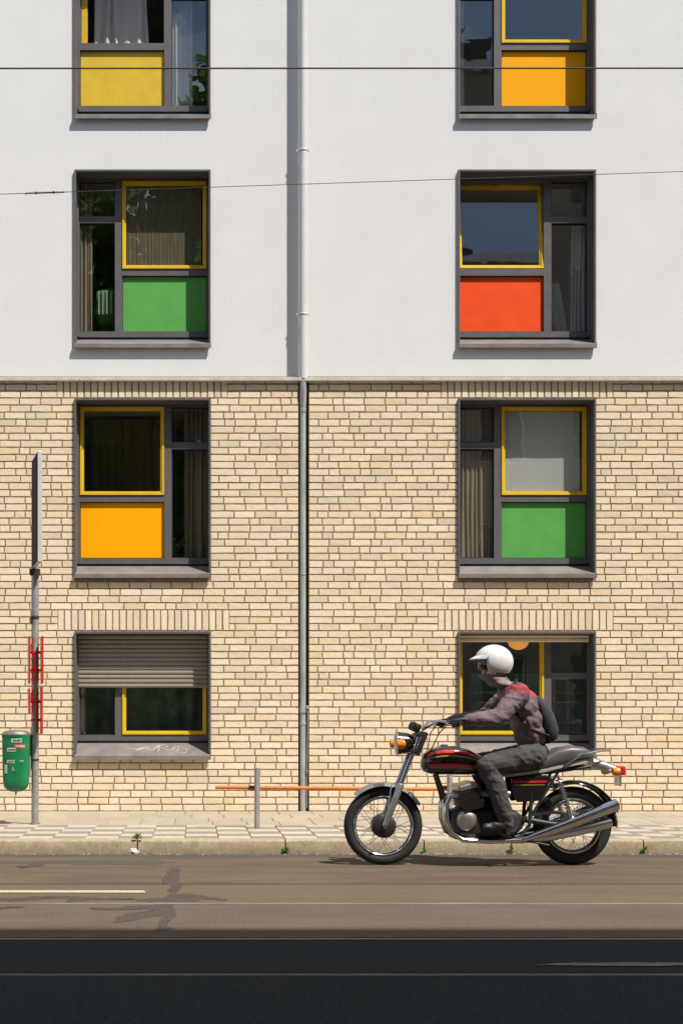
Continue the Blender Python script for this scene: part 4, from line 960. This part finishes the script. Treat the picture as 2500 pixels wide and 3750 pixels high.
bodym.ell(HEAD + Vector((0, 0, .01)), (.092, .075, .115), 18, 12); SEG.append((HEAD, HEAD + Vector((0, 0, .02)), 4, .1))
bodym.ell(HEAD + Vector((-.045, 0, -.075)), (.045, .045, .04), 12, 8); bodym.ell(HEAD + Vector((-.098, 0, -.015)), (.022, .013, .022), 10, 7)   # chin, nose
for s in (-1, 1): bodym.ell(HEAD + Vector((-.055, s * .03, -.035)), (.03, .028, .03), 10, 7)
for s in (-1, 1):
    SH = b3(1878, 2546, s * .185); EL = b3(1795, 2630, s * .285); p, q = GR[s]; gc = (p + q) / 2; WR_ = gc + Vector((.075, s * .0, .025))
    limb(SH, EL, .082, .066, 0); limb(EL, WR_ + Vector((.03, 0, .004)), .067, .046, 0); bodym.ell(SH, (.092, .082, .092), 12, 8)
    limb(WR_ + Vector((.035, 0, .004)), WR_ + Vector((-.005, 0, 0)), .042, .034, 2)
    kn = gc + Vector((.022, 0, .030))
    for i, (off, ln) in enumerate(((-.036, .92), (-.012, 1.0), (.012, .98), (.034, .86))):
        g = (q - p).normalized() * off; k0 = kn + g + Vector((.012, 0, -.003)); k1 = gc + g + Vector((-.024 * ln, 0, .020)); k2 = gc + g + Vector((-.027 * ln, 0, -.014)); k3 = gc + g + Vector((.004, 0, -.029))
        limb(WR_ + g * .6, k0, .020, .0125, 2, 8, 3); limb(k0, k1, .0125, .0115, 2, 8, 3); limb(k1, k2, .0115, .0105, 2, 8, 3); limb(k2, k3, .0105, .0095, 2, 8, 3)
    g = (q - p).normalized() * .035; limb(WR_ + g * .7 + Vector((-.01, 0, -.01)), gc + g * 1.15 + Vector((.03, 0, -.012)), .017, .013, 2, 8, 3); limb(gc + g * 1.15 + Vector((.03, 0, -.012)), gc + g * 1.1 + Vector((-.005, 0, -.030)), .013, .011, 2, 8, 3)
    HP = b3(1945, 2768, s * .105); KN = b3(1762, 2800, s * .195); AN = b3(1830, 2995, s * .20)
    limb(HP, KN, .104, .080, 1); limb(KN, KN.lerp(AN, .35) + Vector((.02, 0, 0)), .078, .074, 1); limb(KN.lerp(AN, .35) + Vector((.02, 0, 0)), AN + Vector((0, 0, .02)), .074, .064, 1)
    limb(AN + Vector((.004, 0, .06)), AN + Vector((0, 0, -.025)), .048, .045, 3); limb(AN + Vector((.03, 0, -.04)), AN + Vector((-.11, 0, -.058)), .040, .034, 3); limb(AN + Vector((-.10, 0, -.056)), AN + Vector((-.155, 0, -.066)), .034, .026, 3)
tmp = bpy.data.objects.new('tmp', bpy.data.meshes.new('tmp')); bm = bmesh.new()
vv = [bm.verts.new(v) for v in bodym.v]
for f in bodym.f:
    try: bm.faces.new([vv[i] for i in f])
    except ValueError: pass
bmesh.ops.recalc_face_normals(bm, faces=bm.faces); bm.to_mesh(tmp.data); bm.free(); COL.objects.link(tmp)
rm = tmp.modifiers.new('r', 'REMESH'); rm.mode = 'VOXEL'; rm.voxel_size = .0068
smd = tmp.modifiers.new('s', 'SMOOTH'); smd.iterations = 4; smd.factor = .5
dg = bpy.context.evaluated_depsgraph_get(); me = bpy.data.meshes.new_from_object(tmp.evaluated_get(dg)); bpy.data.objects.remove(tmp)
org = PEL.copy(); org.z = .3
import numpy as np
co = np.empty(len(me.vertices) * 3, 'f'); me.vertices.foreach_get('co', co); co = co.reshape(-1, 3)
# cloth folds pushed along the normals
no = np.empty(len(me.vertices) * 3, 'f'); me.vertices.foreach_get('normal', no); no = no.reshape(-1, 3)
for i in range(len(co)):
    v = Vector(co[i])
    if (v - HEAD).length > .2 and v.x > GR[-1][0].x + .13:
        d_ = (1 - abs(noise.noise(Vector((v.x * 8, v.y * 7, v.z * 15 + v.x * 9)))) * 2.2) * .007 + noise.noise(Vector((v.x * 20, v.y * 16, v.z * 30))) * .004 + noise.noise(v * 42) * .003; co[i] += no[i] * d_
co -= np.array(org[:], 'f'); me.vertices.foreach_set('co', co.ravel())
cen = np.empty(len(me.polygons) * 3, 'f'); me.polygons.foreach_get('center', cen); cen = cen.reshape(-1, 3) + np.array(org[:], 'f')
best = np.full(len(cen), 1e9); mi = np.zeros(len(cen), 'i')
for p, q, m, r_ in SEG:
    p, q = np.array(p[:]), np.array(q[:]); d_ = q - p; t = np.clip(((cen - p) @ d_) / max(1e-9, d_ @ d_), 0, 1); dist = np.linalg.norm(cen - (p + t[:, None] * d_), axis=1) - r_
    k = dist < best; best[k] = dist[k]; mi[k] = m
M['patch_red'] = mat('patch_red', (.27, .036, .038), .75, var=.15, scale=12, bump=.4, bscale=25)
pxc = cen[:, 0] * BS + VPX; pyc = 3168 - cen[:, 2] * BS
mi[(mi == 0) & (pyc < 2536 + .25 * (pxc - 1860)) & (pyc > 2505) & (pxc > 1838)] = 5
for n_ in ('jacket', 'trousers', 'glove', 'boot', 'skin', 'patch_red'): me.materials.append(M[n_])
me.polygons.foreach_set('material_index', mi); me.polygons.foreach_set('use_smooth', [True] * len(me.polygons)); me.update(); me.name = 'person'
per = bpy.data.objects.new('person', me); COL.objects.link(per); place(per, org, None)
tag(per, 'rider in dark mauve jacket, dark trousers and white helmet, leaning to the handlebar', 'person')
# helmet: open-face shell with peak
def shell(r_scale, name, m, cut=True):
    mb = MB(); c = HEAD + Vector((.012, 0, .035)); rad = Vector((.158, .130, .142)) * r_scale; n, k = 36, 22; vs = []
    for i in range(k + 1):
        t = math.pi / 2 - math.pi * .83 * i / k
        for j in range(n):
            a = 2 * math.pi * j / n; vs.append(c + Vector((rad.x * math.cos(t) * math.cos(a), rad.y * math.cos(t) * math.sin(a), rad.z * math.sin(t))))
    fs = []
    for i in range(k):
        for j in range(n):
            q = (i * n + j, i * n + (j + 1) % n, (i + 1) * n + (j + 1) % n, (i + 1) * n + j); ctr = sum((vs[x] for x in q), Vector()) / 4 - c
            face = ctr.x < -.068 * r_scale and ctr.z < .036 * r_scale
            low_ = ctr.z < -.112 + .02 * (ctr.x > 0)
            if not (face or low_): fs.append(q)
    mb.add(vs, fs); return mb
hm = shell(1, 'h', 0); h_ = build('helmet', hm, 'helmet', per, smooth='all'); so_ = h_.modifiers.new('t', 'SOLIDIFY'); so_.thickness = .016; so_.offset = -1
mb = MB(); hc = HEAD + Vector((.012, 0, .035)); n = 14; rows_ = []
for i in range(n + 1):
    a = R(180 - 62 + 124 * i / n); base_ = hc + Vector((.156 * math.cos(a), .129 * math.sin(a), .046)); tip = base_ + Vector((-.042 * max(.15, -math.cos(a)) ** 1.5, 0, -.022)); rows_.append([base_ + Vector((.012, 0, .006)), tip, tip + Vector((0, 0, -.005)), base_ + Vector((.012, 0, -.004))])
mb.loft(rows_); build('helmet_peak', mb, 'helmet', per, smooth=True)
mb = MB(); n = 12; rows_ = []
for i in range(n + 1):
    a = R(180 - 68 + 136 * i / n); k = HEAD + Vector((.106 * math.cos(a) - .004, .092 * math.sin(a), 0)); rows_.append([k + Vector((0, 0, .038)), k + Vector((-.006 * max(0, -math.cos(a)), 0, .0)), k + Vector((.004, 0, -.028)), k + Vector((.016, 0, -.026)), k + Vector((.016, 0, .036))])
mb.loft(rows_); build('goggles', mb, 'visor', per, smooth=True)
mb = MB(); rows_ = []
for i, (r_, h) in enumerate(((.088, -.02), (.108, .0), (.110, .03), (.100, .055), (.096, .085), (.098, .115), (.094, .145), (.080, .158))):
    t_ = i / 7; c = NEC.lerp(HEAD + Vector((-.018, 0, -.075)), min(1, t_ * 1.05)); rows_.append([c + Vector((r_ * math.cos(a_) * 1.02 - .02 * t_, r_ * .9 * math.sin(a_), (h - t_ * .16) * .6 + .006 * math.sin(a_ * 5 + i * 2.1))) for a_ in [2 * math.pi * j / 28 for j in range(28)]])
mb.loft(rows_); build('scarf', mb, 'scarf', per, smooth='all')
# backpack
bp = empty('backpack', b3(1990, 2740)); tag(bp, 'dark backpack worn on the rider\'s back', 'backpack')
mb = MB(); ax_ = Vector((-.33, 0, 1)).normalized(); bx_ = Vector((1, 0, .33)).normalized(); c0 = b3(1962, 2735)
rings = []
for h, dp, w_ in ((0, .04, .10), (.02, .095, .135), (.08, .125, .148), (.20, .13, .15), (.31, .11, .142), (.38, .075, .12), (.41, .03, .08)):
    rings.append([c0 + ax_ * h + bx_ * (.075 + dp * .5 + dp * .5 * math.copysign(abs(math.cos(a)) ** .6, math.cos(a))) + Vector((0, w_ * math.copysign(abs(math.sin(a)) ** .6, math.sin(a)), 0)) for a in [2 * math.pi * j / 20 for j in range(20)]])
mb.loft(rings); build('bag', mb, 'pack', bp, smooth='all')
for s in (-1, 1):
    mb = MB(); pts_ = [c0 + ax_ * .33 + bx_ * .10 + Vector((0, s * .10, 0)), NEC + Vector((.05, s * .115, .045)), CHE + Vector((-.125, s * .125, .08)), CHE + Vector((-.14, s * .14, -.02)), WAI + Vector((-.05, s * .165, .05)), c0 + ax_ * .06 + bx_ * .10 + Vector((0, s * .14, 0))]
    rows_ = []
    for i, p_ in enumerate(pts_): rows_.append([p_ + Vector((0, -.022, .0)), p_ + Vector((-.008, -.022, .010)), p_ + Vector((-.008, .022, .010)), p_ + Vector((0, .022, 0))])
    mb.loft(rows_); build('strap', mb, 'pack', bp, smooth=True)

# ------------------------------------------------------------------ across the street (behind the camera, seen in the panes)
OF = -.15 - D; OH = 17.5
opp = empty('opposite_building', (14, OF - 5, 0)); tag(opp, 'tall house across the street mirrored in the right window panes', 'building')
def opening(x, z): return (x, x + 1.15, z, z + 1.75)
ops = [opening(4.6 + i * 2.3, 1.2 + j * 3.2) for i in range(8) for j in range(5)]
mb = MB(); wall_holes(mb, 3.4, 24, -.05, OH - .25, OF - .35, OF, ops); mb.box(3.4, 24, OF - 10, OF - 9.7, -.05, OH - .25); mb.box(3.4, 3.7, OF - 9.7, OF - .351, -.05, OH - .25); mb.box(23.7, 24, OF - 9.7, OF - .351, -.05, OH - .25); build('wall', mb, 'opp_wall', opp)
mb = MB(); mb.box(3.2, 24.2, OF - .4, OF + .12, OH - .249, OH); build('cornice', mb, 'plaster', opp)
mb = MB(); mb.prism([(0, 0), (1, 0)] and [(3.2, OH + .001), (24.2, OH + .001), (24.2, OH + .002), (3.2, OH + .002)], OF - 10, OF - .4)
mb = MB(); mb.add([(3.2, OF - .3, OH + .002), (24.2, OF - .3, OH + .002), (24.2, OF - 5.2, OH + 1.6), (3.2, OF - 5.2, OH + 1.6), (3.2, OF - 10.2, OH + .002), (24.2, OF - 10.2, OH + .002)], [(0, 1, 2, 3), (3, 2, 5, 4), (0, 3, 4), (1, 5, 2)]); rf = build('roof', mb, 'opp_roof', opp)
for cx in (6.85, 12.5, 18): mb = MB(); mb.box(cx, cx + .9, OF - 3.4, OF - 2.7, OH + .6, OH + 1.9); mb.box(cx + .1, cx + .3, OF - 3.2, OF - 2.9, OH + 1.901, OH + 2.2); build('chimney', mb, 'opp_roof', rf)
for h in ops:
    mb = MB(); ring(mb, *h, .07, OF - .25, OF - .18); mb.box(h[0] + .54, h[0] + .61, OF - .25, OF - .181, h[2] + .071, h[3] - .071); f = build('window', mb, 'plaster', opp)
    mb = MB(); mb.box(h[0] + .071, h[1] - .071, OF - .235, OF - .225, h[2] + .071, h[3] - .071); build('pane', mb, mat('dark_pane', (.02, .022, .025), .05) if 'dp' not in M else M['dp'], f)
    if 'dp' not in M: M['dp'] = bpy.data.materials['dark_pane']
def tree(x, y, h, rx, seed, lab):
    rr = random.Random(seed); e = empty('street_tree', (x, y, 0)); tag(e, lab, 'tree', 'trees across the street')
    mb = MB(); top = h * .55; mb.tube([(x, y, -.05), (x + .1, y, h * .25), (x - .1, y + .1, top), (x, y, h * .8)], [.3, .22, .15, .05], 10)
    limbs = []
    for i in range(9):
        a = rr.uniform(0, 6.28); z0 = h * rr.uniform(.3, .6); tip = Vector((x + math.cos(a) * rx * .7, y + math.sin(a) * rx * .7, z0 + h * rr.uniform(.12, .28))); limbs.append(tip); mb.tube([(x, y, z0), ((x + tip.x) / 2, (y + tip.y) / 2, z0 + (tip.z - z0) * .35), tip], [.1, .07, .02], 6)
    build('trunk', mb, 'bark', e, smooth=True)
    mb = MB(); cl = limbs + [Vector((x + rr.gauss(0, rx * .4), y + rr.gauss(0, rx * .4), h * rr.uniform(.22, .93))) for _ in range(46)]
    for c in cl:
        rad = rx * rr.uniform(.22, .36)
        for i in range(260):
            d = Vector((rr.gauss(0, 1), rr.gauss(0, 1), rr.gauss(0, .8))); d = d.normalized() * rad * rr.random() ** .4; p = c + d; s = rr.uniform(.12, .24)
            u = Vector((rr.uniform(-1, 1), rr.uniform(-1, 1), rr.uniform(-.6, .6))).normalized() * s; v = u.orthogonal().normalized() * s * .5
            mb.add([p - u, p + v, p + u, p - v], [(0, 1, 2, 3)])
    build('crown', mb, 'leaf', e)
tree(-.6, OF - 3.9, 20.6, 2.8, 1, 'green tree opposite, mirrored in the left window panes'); tree(-6.5, OF - 4, 14.5, 3.4, 2, 'broad tree opposite, further left than the mirrored green tree')
tree(-4.4, OF - 3.7, 15.8, 3.3, 12, 'thick tree opposite just left of the mirrored green tree'); tree(2.6, OF - 6, 16.5, 3.0, 3, 'tall tree opposite beside the house end wall'); tree(-12, OF - 5, 14, 3.5, 5, 'leftmost tree across the street')
tree(-3.6, OF - 7.5, 16.2, 3.4, 8, 'tree opposite standing behind the mirrored green tree'); tree(.7, OF - 8.5, 16.8, 3.2, 9, 'slender tree opposite between mirrored green tree and house')
mb = MB(); mb.box(-16, 3.2, OF - 12.3, OF - 12, -.05, 10.5); tag(build('garden_wall', mb, 'opp_wall'), 'high plain wall closing the yard behind opposite trees', 'wall')
sheet('far_pavement', XA, XB, OF, 1.6 - D, .12, 'slab')
